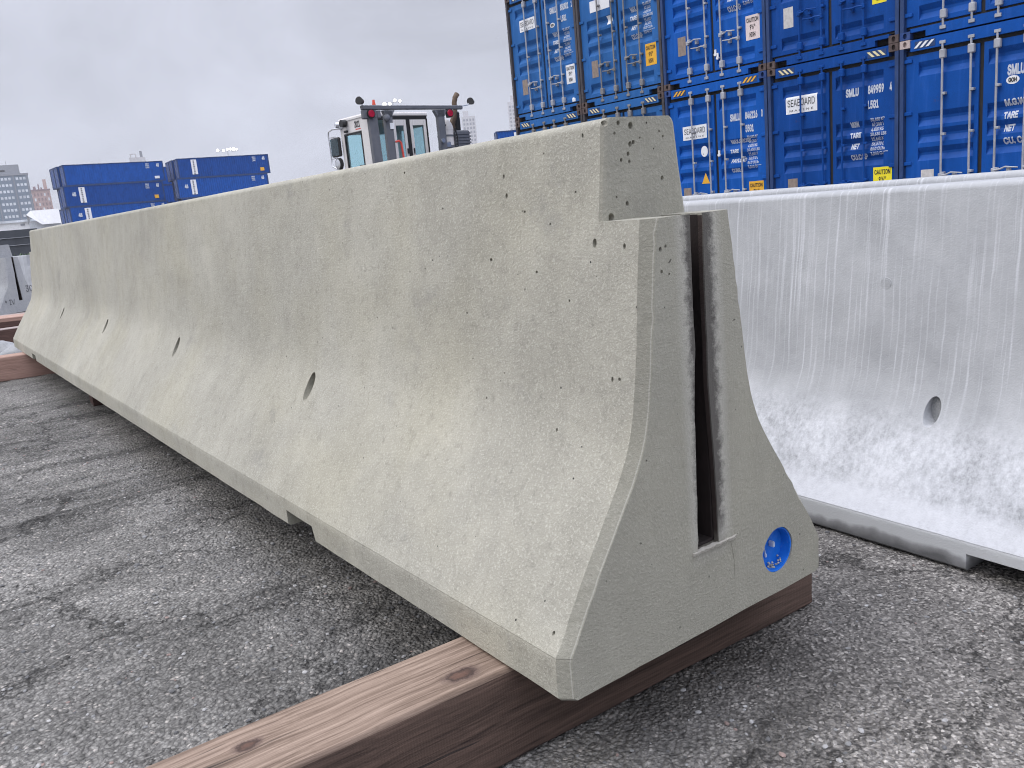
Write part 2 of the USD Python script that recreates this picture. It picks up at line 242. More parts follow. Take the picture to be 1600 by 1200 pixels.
# worn asphalt with exposed stones
mat('worn_asphalt', {
    'g': ('geometry', {}), 'sx': ('separate_xyz', {}),
    'dn': ('noise_texture', {'scale': 30.0, 'detail': 2.0}), 'dv': ('vector_math', {'math_type': 'scale', 'scale': 0.012}), 'da': ('vector_math', {'math_type': 'add'}),
    'v1': ('voronoi_texture', {'scale': 108.0}), 'v2': ('voronoi_texture', {'scale': 170.0}), 'c1': ('separate_color', {}), 'c2': ('separate_color', {}),
    'n0': ('noise_texture', {'scale': 400.0, 'detail': 3.0, 'roughness': 0.7}),
    'sl': ('rgb_ramp', {'ramp': [(0.0, (0.125, 0.123, 0.121)), (0.35, (0.195, 0.193, 0.19)), (0.85, (0.265, 0.262, 0.258)), (0.96, (0.33, 0.322, 0.315)), (1.0, (0.50, 0.47, 0.45))]}),
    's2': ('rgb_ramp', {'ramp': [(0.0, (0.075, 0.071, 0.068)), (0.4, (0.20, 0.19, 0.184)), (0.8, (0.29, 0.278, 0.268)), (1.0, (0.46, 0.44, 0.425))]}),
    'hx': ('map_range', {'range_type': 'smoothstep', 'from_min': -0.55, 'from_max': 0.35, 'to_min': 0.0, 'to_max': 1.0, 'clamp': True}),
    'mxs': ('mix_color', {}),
    'dst': ('map_range', {'from_min': 0.30, 'from_max': 0.75, 'to_min': 0.0, 'to_max': 0.6, 'clamp': True}), 'md': ('mix_color', {'b': (0.06, 0.058, 0.058)}),
    'nL': ('noise_texture', {'scale': 1.7, 'detail': 7.0, 'roughness': 0.66, 'distortion': 0.6}), 'rL': ('map_range', {'from_min': 0.34, 'from_max': 0.62, 'to_min': 0.62, 'to_max': 1.34, 'clamp': True}),
    'mpc': ('mapping', {'scale': (1.1, 5.5, 1.0), 'rotation': (0, 0, 0.35)}), 'nc': ('noise_texture', {'scale': 1.0, 'detail': 7.0, 'roughness': 0.62, 'distortion': 0.6}),
    'rc': ('map_range', {'from_min': 0.53, 'from_max': 0.66, 'to_min': 1.0, 'to_max': 0.48, 'clamp': True}),
    'ng': ('noise_texture', {'scale': 75.0, 'detail': 6.0, 'roughness': 0.85}), 'rg': ('map_range', {'from_min': 0.34, 'from_max': 0.66, 'to_min': 0.62, 'to_max': 1.36, 'clamp': True}), 'cw': ('noise_texture', {'scale': 3.0, 'detail': 6.0, 'roughness': 0.7}), 'cs': ('vector_math', {'math_type': 'scale', 'scale': 0.9}), 'ca': ('vector_math', {'math_type': 'add'}), 'cm': ('mapping', {'scale': (0.9, 1.7, 0.0)}), 'cv': ('voronoi_texture', {'scale': 1.0, 'feature': 'distance_to_edge'}), 'cr': ('map_range', {'from_min': 0.004, 'from_max': 0.022, 'to_min': 0.35, 'to_max': 1.0, 'clamp': True}), 'ml3': ('math', {'math_type': 'multiply'}), 'ml': ('math', {'math_type': 'multiply'}), 'ml2': ('math', {'math_type': 'multiply'}), 'mc': ('vector_math', {'math_type': 'scale'}),
    'tint': ('vector_math', {'math_type': 'multiply', 'vector2': (1.05, 1.03, 0.985)}),
    'h1': ('math', {'math_type': 'multiply', 'value2': -1.0}), 'b1': ('bump', {'strength': 1.0, 'distance': 0.009}), 'b2': ('bump', {'strength': 0.5, 'distance': 0.003}), 'b3': ('bump', {'strength': 0.5, 'distance': 0.002}),
    'p': ('principled_bsdf', {'roughness': 0.82, 'specular_ior_level': 0.35})},
    [('g.position', 'sx.vector'), ('g.position', 'dn.vector'), ('dn.color', 'dv.vector1'), ('dv.vector', 'da.vector1'), ('g.position', 'da.vector2'), ('da.vector', 'v1.vector'), ('da.vector', 'v2.vector'),
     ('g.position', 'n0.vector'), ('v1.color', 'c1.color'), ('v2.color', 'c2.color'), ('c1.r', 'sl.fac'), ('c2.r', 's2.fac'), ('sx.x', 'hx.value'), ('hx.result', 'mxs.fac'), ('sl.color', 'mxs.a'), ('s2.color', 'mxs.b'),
     ('v1.distance', 'dst.value'), ('dst.result', 'md.fac'), ('mxs.result', 'md.a'), ('g.position', 'nL.vector'), ('nL.fac', 'rL.value'), ('g.position', 'mpc.vector'), ('mpc.vector', 'nc.vector'), ('nc.fac', 'rc.value'),
     ('rL.result', 'ml.value1'), ('rc.result', 'ml.value2'), ('g.position', 'ng.vector'), ('ng.fac', 'rg.value'), ('ml.value', 'ml2.value1'), ('rg.result', 'ml2.value2'), ('g.position', 'cw.vector'), ('cw.color', 'cs.vector1'), ('cs.vector', 'ca.vector1'), ('g.position', 'ca.vector2'), ('ca.vector', 'cm.vector'), ('cm.vector', 'cv.vector'), ('cv.distance', 'cr.value'), ('ml2.value', 'ml3.value1'), ('cr.result', 'ml3.value2'), ('md.result', 'mc.vector1'), ('ml3.value', 'mc.scale'), ('mc.vector', 'tint.vector1'), ('tint.vector', 'p.base_color'),
     ('v1.distance', 'h1.value1'), ('h1.value', 'b1.height'), ('v2.distance', 'b2.height'), ('n0.fac', 'b3.height'), ('b1.normal', 'b2.normal'), ('b2.normal', 'b3.normal'), ('b3.normal', 'p.normal')])
for i, c in enumerate([(0.24, 0.24, 0.24), (0.12, 0.12, 0.122), (0.38, 0.375, 0.37), (0.28, 0.21, 0.19)]):
    paint(f'stone_{i}', c, rough=0.85, var=0.3, scale=40, dirt_amt=0.1)

# sawn timber, grain along local x; top silvered, sides stained dark
def timber_mat(name, pale, mid, dark, side_lo, side_hi, knots=()):
    nodes = {'tc': ('texture_coordinate', {}), 'g': ('geometry', {}), 'nz': ('separate_xyz', {}),
        'wn': ('noise_texture', {'scale': 3.0, 'detail': 2.0}), 'wv': ('vector_math', {'math_type': 'scale', 'scale': 0.03}), 'wa': ('vector_math', {'math_type': 'add'}),
        'mp': ('mapping', {'scale': (2.6, 130.0, 130.0)}), 'gr': ('noise_texture', {'scale': 1.0, 'detail': 6.0, 'roughness': 0.72}),
        'mp2': ('mapping', {'scale': (1.4, 22.0, 22.0)}), 'gb': ('noise_texture', {'scale': 1.0, 'detail': 7.0, 'roughness': 0.65}),
        'ad': ('math', {'math_type': 'multiply_add', 'value2': 0.66}), 'a1': ('math', {'math_type': 'multiply', 'value2': 0.38}),
        'cr': ('rgb_ramp', {'ramp': [(0.38, dark), (0.50, mid), (0.62, pale)]}),
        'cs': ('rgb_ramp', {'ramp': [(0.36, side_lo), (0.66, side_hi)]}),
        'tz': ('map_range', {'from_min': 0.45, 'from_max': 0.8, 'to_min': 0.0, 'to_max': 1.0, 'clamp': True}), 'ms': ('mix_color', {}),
        'mpk': ('mapping', {'scale': (1.1, 55.0, 55.0)}), 'ck': ('noise_texture', {'scale': 1.0, 'detail': 3.0}), 'ckr': ('map_range', {'from_min': 0.64, 'from_max': 0.68, 'to_min': 0.0, 'to_max': 0.85, 'clamp': True}),
        'mk': ('mix_color', {'b': (0.02, 0.016, 0.014)}),
        'saw': ('wave_texture', {'wave_type': 'bands', 'bands_direction': 'x', 'scale': 55.0, 'distortion': 1.2, 'detail': 2.0, 'detail_scale': 3.0}),
        'b1': ('bump', {'strength': 0.6, 'distance': 0.004}), 'b2': ('bump', {'strength': 0.10, 'distance': 0.001}), 'p': ('principled_bsdf', {'roughness': 0.75, 'specular_ior_level': 0.3})}
    links = [('tc.object', 'wn.vector'), ('wn.color', 'wv.vector1'), ('wv.vector', 'wa.vector1'), ('tc.object', 'wa.vector2'), ('g.true_normal', 'nz.vector'),
        ('mp.vector', 'gr.vector'), ('mp2.vector', 'gb.vector'), ('mpk.vector', 'ck.vector'),
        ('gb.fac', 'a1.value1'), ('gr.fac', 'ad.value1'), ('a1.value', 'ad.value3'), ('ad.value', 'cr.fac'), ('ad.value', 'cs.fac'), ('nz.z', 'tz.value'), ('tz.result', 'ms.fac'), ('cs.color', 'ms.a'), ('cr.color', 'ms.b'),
        ('ck.fac', 'ckr.value'), ('tc.object', 'saw.vector'), ('gr.fac', 'b1.height'), ('saw.fac', 'b2.height'), ('b1.normal', 'b2.normal'), ('b2.normal', 'p.normal')]
    src, col = 'wa.vector', 'ms.result'
    for i, (kx, ky, kz, r) in enumerate(knots):
        # grain bends round each knot, and the knot itself is a red-brown disc with a dark rim
        nodes.update({f'k{i}s': ('vector_math', {'math_type': 'subtract', 'vector2': (kx, ky, kz)}), f'k{i}m': ('vector_math', {'math_type': 'multiply', 'vector2': (0.62, 1.0, 1.0)}), f'k{i}l': ('vector_math', {'math_type': 'length'}),
            f'k{i}n': ('noise_texture', {'scale': 38.0, 'detail': 5.0, 'roughness': 0.7}), f'k{i}a': ('math', {'math_type': 'multiply_add', 'value2': r * 1.5}),
            f'k{i}f': ('map_range', {'from_min': 2.6 * r, 'from_max': 0.6 * r, 'to_min': 0.0, 'to_max': 0.55, 'clamp': True}), f'k{i}v': ('vector_math', {'math_type': 'scale'}), f'k{i}d': ('vector_math', {'math_type': 'subtract'}),
            f'k{i}r': ('rgb_ramp', {'ramp': [(0.0, (0.15, 0.078, 0.055)), (1.15 * r * 4, (0.11, 0.06, 0.045)), (r * 4 * 1.45, (0.04, 0.026, 0.022)), (r * 4 * 1.6, (0.10, 0.065, 0.055)), (r * 4 * 2.2, (0.2, 0.145, 0.12))]}),
            f'k{i}4': ('math', {'math_type': 'multiply', 'value2': 4.0}), f'k{i}k': ('map_range', {'from_min': 2.1 * r, 'from_max': 1.55 * r, 'to_min': 0.0, 'to_max': 0.9, 'clamp': True}), f'k{i}c': ('mix_color', {})})
        links += [('tc.object', f'k{i}s.vector1'), (f'k{i}s.vector', f'k{i}m.vector1'), (f'k{i}m.vector', f'k{i}l.vector1'), ('tc.object', f'k{i}n.vector'), (f'k{i}n.fac', f'k{i}a.value1'), (f'k{i}l.value', f'k{i}a.value3'),
            (f'k{i}a.value', f'k{i}f.value'), (f'k{i}s.vector', f'k{i}v.vector1'), (f'k{i}f.result', f'k{i}v.scale'), (src, f'k{i}d.vector1'), (f'k{i}v.vector', f'k{i}d.vector2'),
            (f'k{i}a.value', f'k{i}4.value1'), (f'k{i}4.value', f'k{i}r.fac'), (f'k{i}a.value', f'k{i}k.value'), (f'k{i}k.result', f'k{i}c.fac'), (col, f'k{i}c.a'), (f'k{i}r.color', f'k{i}c.b')]
        src, col = f'k{i}d.vector', f'k{i}c.result'
    links += [(src, 'mp.vector'), (src, 'mp2.vector'), (src, 'mpk.vector'), (col, 'mk.a'), ('ckr.result', 'mk.fac'), ('mk.result', 'p.base_color')]
    return mat(name, nodes, links)

# container paints
paint('blue_faded', (0.024, 0.115, 0.33), 0.5, var=0.22, scale=1.6, dirt=(0.06, 0.10, 0.15), dirt_amt=0.45, spec=.12, rust=.75)
paint('blue_bright', (0.005, 0.082, 0.36), 0.45, var=0.16, scale=1.6, dirt=(0.015, 0.05, 0.12), dirt_amt=0.4, spec=.12, rust=.6)
paint('blue_deep', (0.003, 0.052, 0.245), 0.45, var=0.18, scale=1.6, dirt=(0.01, 0.035, 0.09), dirt_amt=0.4, spec=.12, rust=.6)
paint('blue_mid', (0.004, 0.068, 0.31), 0.45, var=0.18, scale=1.6, dirt=(0.012, 0.045, 0.11), dirt_amt=0.4, spec=.12, rust=.6)
paint('post_rusty', (0.055, 0.050, 0.055), 0.7, var=0.4, scale=5, dirt=(0.10, 0.06, 0.04), dirt_amt=0.5)
paint('post_blue', (0.012, 0.040, 0.13), 0.55, var=0.3, scale=5, dirt=(0.07, 0.06, 0.06), dirt_amt=0.5)
paint('casting_rust', (0.085, 0.06, 0.055), 0.75, var=0.4, scale=12, dirt=(0.04, 0.03, 0.03), dirt_amt=0.5)
paint('casting_blue', (0.012, 0.045, 0.17), 0.6, var=0.3, scale=12, dirt_amt=0.5)
paint('casting_pale', (0.44, 0.36, 0.34), 0.7, var=0.2, scale=12, dirt_amt=0.5)
paint('galvanised', (0.36, 0.37, 0.40), 0.5, 0.35, var=0.25, scale=6, dirt_amt=0.35)
paint('galvanised_dull', (0.22, 0.215, 0.215), 0.6, 0.3, var=0.3, scale=6, dirt_amt=0.5)
paint('rubber', (0.012, 0.012, 0.013), 0.7, var=0.2)
paint('black_void', (0.006, 0.006, 0.007), 0.9, var=0.1)
paint('decal_white', (0.72, 0.73, 0.75), 0.5, var=0.08, scale=8, dirt=(0.35, 0.37, 0.42), dirt_amt=0.5)
paint('letter_white', (0.50, 0.535, 0.60), 0.55, var=0.12, scale=8, dirt=(0.12, 0.17, 0.30), dirt_amt=0.5)
paint('decal_grey', (0.42, 0.46, 0.56), 0.5, var=0.1, scale=8, dirt_amt=0.2)
paint('decal_yellow', (0.78, 0.66, 0.02), 0.5, var=0.06, dirt_amt=0.1)
paint('decal_amber', (0.72, 0.38, 0.03), 0.5, var=0.08, dirt_amt=0.15)
paint('decal_pink', (0.66, 0.56, 0.54), 0.5, var=0.06, dirt_amt=0.2)
paint('decal_black', (0.02, 0.02, 0.02), 0.5)
paint('decal_cream', (0.68, 0.60, 0.36), 0.5, var=0.1)
paint('tag_brown', (0.24, 0.19, 0.16), 0.6, var=0.25, scale=20)
paint('tag_grey', (0.50, 0.48, 0.47), 0.6, var=0.2, scale=20)
# machine
paint('machine_white', (0.62, 0.60, 0.585), 0.4, var=0.08, dirt_amt=0.25)
paint('machine_grey', (0.11, 0.115, 0.13), 0.5, var=0.2, scale=4, dirt_amt=0.3)
paint('machine_black', (0.012, 0.012, 0.013), 0.5)
paint('lamp_red', (0.32, 0.008, 0.03), 0.25, var=0.1, dirt_amt=0.0)
paint('beacon_orange', (0.62, 0.09, 0.05), 0.3, var=0.1, dirt_amt=0.0)
paint('grab_red', (0.60, 0.07, 0.05), 0.45, var=0.1, dirt_amt=0.1)
paint('exhaust_rust', (0.105, 0.072, 0.048), 0.7, 0.2, var=0.5, scale=9, dirt=(0.05, 0.04, 0.035), dirt_amt=0.6)
paint('chrome', (0.62, 0.63, 0.65), 0.25, 0.9, var=0.1)
paint('seat_fabric', (0.30, 0.36, 0.40), 0.9, var=0.1)
paint('steel_rust', (0.018, 0.012, 0.011), 0.75, var=0.5, scale=14, dirt=(0.015, 0.012, 0.012), dirt_amt=0.7, bump=0.002)
paint('blue_plastic', (0.005, 0.135, 0.58), 0.5, var=0.18, scale=30, dirt=(0.30, 0.32, 0.33), dirt_amt=0.4)
paint('pencil_mark', (0.06, 0.06, 0.07), 0.8)
# far things
paint('tower_cladding', (0.17, 0.212, 0.262), 0.6, var=0.06, scale=0.05)
paint('tower_window', (0.60, 0.63, 0.66), 0.3, var=0.3, scale=0.3, dirt=(0.2, 0.24, 0.28), dirt_amt=0.5)
paint('tower_grey', (0.25, 0.26, 0.28), 0.7, var=0.05, scale=0.05)
paint('pink_brick', (0.42, 0.30, 0.27), 0.8, var=0.12, scale=0.1)
paint('pink_dark', (0.24, 0.17, 0.18), 0.7)
paint('far_pale', (0.52, 0.51, 0.52), 0.8, var=0.05, scale=0.03)
paint('shed_white', (0.70, 0.70, 0.70), 0.6, var=0.1, scale=0.3)
paint('dark_panel', (0.045, 0.05, 0.058), 0.6, var=0.25, scale=1.0)
paint('pale_rail', (0.28, 0.29, 0.31), 0.6)
paint('weed_leaf', (0.045, 0.085, 0.028), 0.6, var=0.4, scale=6, dirt_amt=0.0)
paint('mast_grey', (0.4, 0.41, 0.43), 0.5)
mat('floodlight_glow', {'e': ('emission', {'color': (1.0, 0.99, 0.95), 'strength': 2.6})}, [], surface='e.emission')
mat('cab_glass', {'lw': ('layer_weight', {'blend': 0.5}), 'pw': ('math', {'math_type': 'power', 'value2': 4.0}), 'f': ('math', {'math_type': 'multiply_add', 'value2': 0.85, 'value3': 0.045}), 't': ('transparent_bsdf', {'color': (0.70, 0.90, 0.93)}), 'gl': ('glossy_bsdf', {'color': (0.9, 0.97, 1.0), 'roughness': 0.02}), 'm': ('mix_closure', {})},
    [('lw.facing', 'pw.value1'), ('pw.value', 'f.value1'), ('f.value', 'm.fac'), ('t.BSDF', 'm.closure1'), ('gl.BSDF', 'm.closure2')], surface='m.closure')
mat('dark_glass', {'lw': ('layer_weight', {'blend': 0.5}), 'pw': ('math', {'math_type': 'power', 'value2': 4.0}), 'f': ('math', {'math_type': 'multiply_add', 'value2': 0.85, 'value3': 0.045}), 't': ('transparent_bsdf', {'color': (0.50, 0.62, 0.65)}), 'gl': ('glossy_bsdf', {'color': (0.9, 0.97, 1.0), 'roughness': 0.02}), 'm': ('mix_closure', {})},
    [('lw.facing', 'pw.value1'), ('pw.value', 'f.value1'), ('f.value', 'm.fac'), ('t.BSDF', 'm.closure1'), ('gl.BSDF', 'm.closure2')], surface='m.closure')

# ------------------------------------------------------------------ ground
def axis(a, lo, hi, step, b):
    mid = np.arange(lo, hi + step / 2, step); out, x, s = [], mid[-1], step
    while x < b: s *= 1.22; x += s; out.append(x)
    inn, x, s = [], mid[0], step
    while x > a: s *= 1.22; x -= s; inn.append(x)
    return np.r_[inn[::-1], mid, out]
def ground_z(x, y):
    p = np.stack([x, y, np.zeros_like(x)], -1)
    far = np.clip(1 - np.hypot(x - 0, y - 3) / 14.0, 0, 1)
    return ((meshkit.fbm(p * 0.9 + 40, 3, 5) - 0.5) * 0.022 + (meshkit.fbm(p * np.array([7, 16, 1.]) + 7, 3, 9) - 0.5) * 0.010 + (meshkit.fbm(p * np.array([38, 52, 1.]) + 3, 3, 2) - 0.5) * np.where(x < 0.1, 0.0115, 0.005) + (meshkit.noise(p * 110 + 9, 4) - 0.5) * 0.0028) * far - 0.004
def two(a, b, c, d):
    ax = axis(-1500, a, b, 0.013, 1500); return np.unique(np.r_[ax[(ax < c - .007) | (ax > d + .007)], np.arange(c, d + .001, .0075)])
gx, gy = two(-2.4, 2.1, -1.5, 0.75), two(-0.7, 5.6, -0.25, 2.1)
X, Y = np.meshgrid(gx, gy, indexing='ij')
gv = np.stack([X, Y, ground_z(X, Y)], -1).reshape(-1, 3)
ii = np.arange(len(gx) * len(gy)).reshape(len(gx), len(gy))
gf = np.stack([ii[:-1, :-1], ii[1:, :-1], ii[1:, 1:], ii[:-1, 1:]], -1).reshape(-1, 4)
tag(part('ground', (gv, gf), 'worn_asphalt', smooth=True), kind='structure', label='worn grey asphalt yard with exposed stones')

# loose chippings lying on the asphalt
rng = np.random.default_rng(11)
ico = trimesh.creation.icosahedron()
grav = [MB() for _ in range(4)]
N = 9000
px = rng.uniform(-2.3, 1.9, N); py = -0.5 + 5.5 * rng.random(N) ** 1.5
keep = rng.random(N) < np.where(px < 0.1, 1.0, 0.35)
px, py = px[keep], py[keep]; pz = ground_z(px, py)
for x, y, z in zip(px, py, pz):
    if 0.15 < y < 0.38 and -1.4 < x < 0.56: continue
    if 1.284 - 0.372 + 0.042 * y < x: continue
    s = 0.0022 + 0.0042 * rng.random() ** 2.2 + (0.005 * rng.random() if rng.random() < .02 else 0)
    v = ico.vertices * (1 + 0.35 * (rng.random((12, 1)) - .5)) * np.array([1.25, 0.9, 0.6]) * s
    a = rng.uniform(0, 6.28); R = np.array([[math.cos(a), -math.sin(a), 0], [math.sin(a), math.cos(a), 0], [0, 0, 1]])
    k = rng.choice(4, p=[.42, .30, .22, .06])
    grav[k].add(v @ R.T + [x, y, z + s * 0.25], ico.faces)
for k in range(4):
    tag(part('gravel', grav[k], f'stone_{k}'), ['mid grey loose chippings scattered over the asphalt', 'dark grey loose chippings scattered over the asphalt', 'pale loose chippings scattered over the asphalt', 'reddish loose chippings scattered over the asphalt'][k], 'gravel', kind='stuff')

# ------------------------------------------------------------------ concrete barriers
PZ = [0, .0783, .13, .19, .23, .272, .31, .345, .38, .41, .45, .50, .56, .66, .785, .962]
PW = [.3677, .3677, .3365, .2995, .2735, .2455, .2200, .1975, .1780, .1655, .1545, .1455, .1378, .1262, .1100, .0902]
from scipy.interpolate import PchipInterpolator
_pw = PchipInterpolator(PZ[1:], PW[1:])
def half_width(z): return np.where(np.asarray(z) < .0783, .3677, _pw(np.clip(z, .0783, .962)))
LEN, ND, NZ, TOP = 7.335, 0.1143, 0.785, 0.962
def outline(z0, z1, inset=0.0, round_top=0.0, round_fold=True):
    """right-hand profile (w, z) from z0 to z1; the top corner may be rounded, the fold at the foot slightly so"""
    zs = list(np.arange(z0, z1 - round_top - 1e-6, 0.02)) + [0.0783 - .006, 0.0783, .0783 + .006]
    zs = sorted({round(float(z), 5) for z in zs if z0 <= z <= z1 - round_top} | {z0, round(z1 - round_top, 5)})
    out = [(float(half_width(z)) - inset - (0.0018 if abs(z - .0783) < .001 else 0), z) for z in zs]
    if z0 == 0: out = [(out[0][0] - 0.006, 0.0), (out[0][0], 0.006)] + [o for o in out if o[1] > 0.007]
    if round_top:
        w = float(half_width(z1)) - inset
        for a in np.linspace(0, np.pi / 2, 9)[1:]: out.append((w - round_top + round_top * math.cos(a) * 1.0 + 0.002 * (1 - math.sin(a)), z1 - round_top + round_top * math.sin(a)))
    return out
def loft(stations, prof):
    """stations: (y, inset); prof(inset) gives the right-hand outline. Closed solid symmetric in x."""
    rows = []
    for y, ins in stations:
        r = prof(ins); loop = [(w, y, z) for w, z in r] + [(-w, y, z) for w, z in r[::-1]]; rows.append(loop)
    n = len(rows[0]); v = np.array(rows).reshape(-1, 3); F = []
    i = np.arange(n); j = (i + 1) % n
    for k in range(len(rows) - 1): F += [np.c_[i + k * n, j + k * n, j + (k + 1) * n], np.c_[i + k * n, j + (k + 1) * n, i + (k + 1) * n]]
    h = n // 2
    for base, flip in ((0, 0), ((len(rows) - 1) * n, 1)):
        for k in range(h - 1):
            a, b, c, d = base + k, base + k + 1, base + n - 2 - k, base + n - 1 - k
            q = [[a, b, c], [a, c, d]]; F.append(np.array(q if flip else [t[::-1] for t in q]))
    F = np.vstack(F); m = to_man(v, F)
    if m.volume() <= 0: m = to_man(v, F[:, ::-1])
    return m
def ystations(y0, y1, ch):
    fine = list(np.arange(y0 + ch + 0.02, min(y0 + 2.4, y1 - ch - .02), 0.03)); rest = list(np.arange(y0 + 2.4, y1 - ch - 0.02, 0.10)) if y1 - y0 > 2.6 else []
    return [(y0, ch * 0.9), (y0 + ch, 0.0)] + [(y, 0.0) for y in fine + rest] + [(y1 - ch, 0.0), (y1, ch * 0.9)]
def slot_cutter(y0, seed, sgn):
    """ragged mouth of the coupling slot, 14 mm deep, then the clean pocket for the steel channel"""
    zs = np.r_[np.arange(0.165, 0.80, 0.012), 0.83]; r = np.random.default_rng(seed)
    rag = lambda: np.convolve(r.normal(0, 1, len(zs) + 4), [.2, .3, .3, .2], 'valid')[:len(zs) - 0][:len(zs)]
    n1, n2 = np.resize(rag(), len(zs)), np.resize(rag(), len(zs))
    left = np.interp(zs, [.165, .19, .30, .44, .56, .80], [-.030, -.026, -.025, -.020, -.012, -.010]) + n1 * .0007
    right = np.interp(zs, [.165, .25, .34, .46, .50, .80], [.031, .030, .026, .021, .020, .023]) + n2 * .0006
    poly = [(a, z) for a, z in zip(left, zs)] + [(a, z) for a, z in zip(right[::-1], zs[::-1])]
    ex = m3.CrossSection([np.array(poly)[::-1]]); m = m3.Manifold.extrude(ex, 0.03)       # polygon in (x, z), depth
    m = m.rotate([90, 0, 0])                                                          # (x, z) up, extruded toward -y
    mouth = m.translate([0, y0 + (0.016 if sgn > 0 else 0.014), 0])
    a, b = (y0 + 0.012, y0 + 0.1085) if sgn > 0 else (y0 - 0.1085, y0 - 0.012)
    return mouth + man_box((-0.0345, a, .165), (0.0345, b, 0.83))
PITS = [(-0.0971, 0.4087, 0.8844, 0.0045),(-0.1018, 0.3995, 0.8461, 0.005),(-0.1175, 0.4527, 0.7189, 0.0045),(-0.1043, 0.6428, 0.8324, 0.0027),(-0.0928, 0.8133, 0.9241, 0.0036),(-0.1064, 0.3387, 0.8119, 0.0031),(-0.106, 0.3452, 0.8134, 0.0022),(-0.1145, 0.1319, 0.7482, 0.0072),(-0.1206, 0.298, 0.6956, 0.0036),(-0.1437, 0.0774, 0.5102, 0.004),(-0.1437, 0.0592, 0.5123, 0.0036),(-0.1689, 0.2161, 0.3997, 0.0036),(-0.1247, 0.3347, 0.6613, 0.0022),(-0.1321, 0.5442, 0.6042, 0.0031),(-0.139, 0.8838, 0.5489, 0.0031),(-0.1353, 0.9678, 0.5715, 0.0023),(-0.1475, 0.4028, 0.4871, 0.0022),(-0.1592, 0.4591, 0.4283, 0.0027),(-0.1626, 1.5785, 0.4161, 0.0034),(-0.0914, 0.1682, 0.9373, 0.0036),(-0.1155, 0.0548, 0.7417, 0.0045),(-0.1097, 0.258, 0.7859, 0.0027),(-0.1431, 0.5205, 0.5064, 0.0022),(-0.1269, 0.1985, 0.6438, 0.0027),(-0.1172, 0.6218, 0.7275, 0.0018),(-0.0945, 0.2789, 0.917, 0.0022),(-0.1275, 0.022, 0.6398, 0.0018),(-0.1025, 0.1859, 0.8404, 0.0027),(-0.121, 0.7202, 0.6984, 0.0022),(-0.1218, 1.0308, 0.6891, 0.0028),(-0.1223, 0.7921, 0.6902, 0.0027),(-0.112, 1.1682, 0.764, 0.0025),(-0.0952, 1.2407, 0.9112, 0.0025),(-0.3486, 0.0443, 0.1099, 0.004),(-0.2006, -0.0028, 0.3382, 0.0027),(-0.3671, 0.5143, 0.0715, 0.0018),(-0.0858, 0.0, 0.7325, 0.0038),(-0.0656, 0.0, 0.7108, 0.0038),(-0.0856, 0.0, 0.6947, 0.0029),(-0.0731, 0.0, 0.7365, 0.0029),(-0.0672, 0.0, 0.6892, 0.0021),(-0.084, 0.0, 0.6343, 0.0017),(0.2832, 0.0, 0.1009, 0.0021),(0.294, 0.0, 0.0176, 0.0021),(-0.1761, 0.0, 0.23, 0.0021),(-0.2637, 0.0, 0.1886, 0.0017),(-0.1484, 0.0, 0.3755, 0.0021),(0.0972, 0.0, 0.5837, 0.0017),(0.0935, 0.0, 0.4134, 0.0017),(-0.0257, 0.1143, 0.9468, 0.0072),(-0.0202, 0.1143, 0.9179, 0.0045),(-0.0284, 0.1143, 0.9149, 0.0045),(-0.0346, 0.1143, 0.8985, 0.004),(-0.0529, 0.1143, 0.8883, 0.004),(-0.0326, 0.1143, 0.8851, 0.0036),(0.0487, 0.1143, 0.8513, 0.004),(-0.0866, 0.1143, 0.7902, 0.0081),(-0.0453, 0.1143, 0.8117, 0.0045),(-0.0658, 0.1143, 0.9347, 0.0027),(-0.0035, 0.1143, 0.9252, 0.0022),(0.0467, 0.1143, 0.9349, 0.0022),(-0.055, 0.1143, 0.9518, 0.004),(-0.0856, 0.1143, 0.9525, 0.0054),(0.0148, 0.1143, 0.9503, 0.0027),(0.031, 0.1143, 0.9049, 0.0022),(-0.071, 0.1143, 0.8249, 0.0022),(0.0561, 0.1143, 0.9256, 0.0027),]
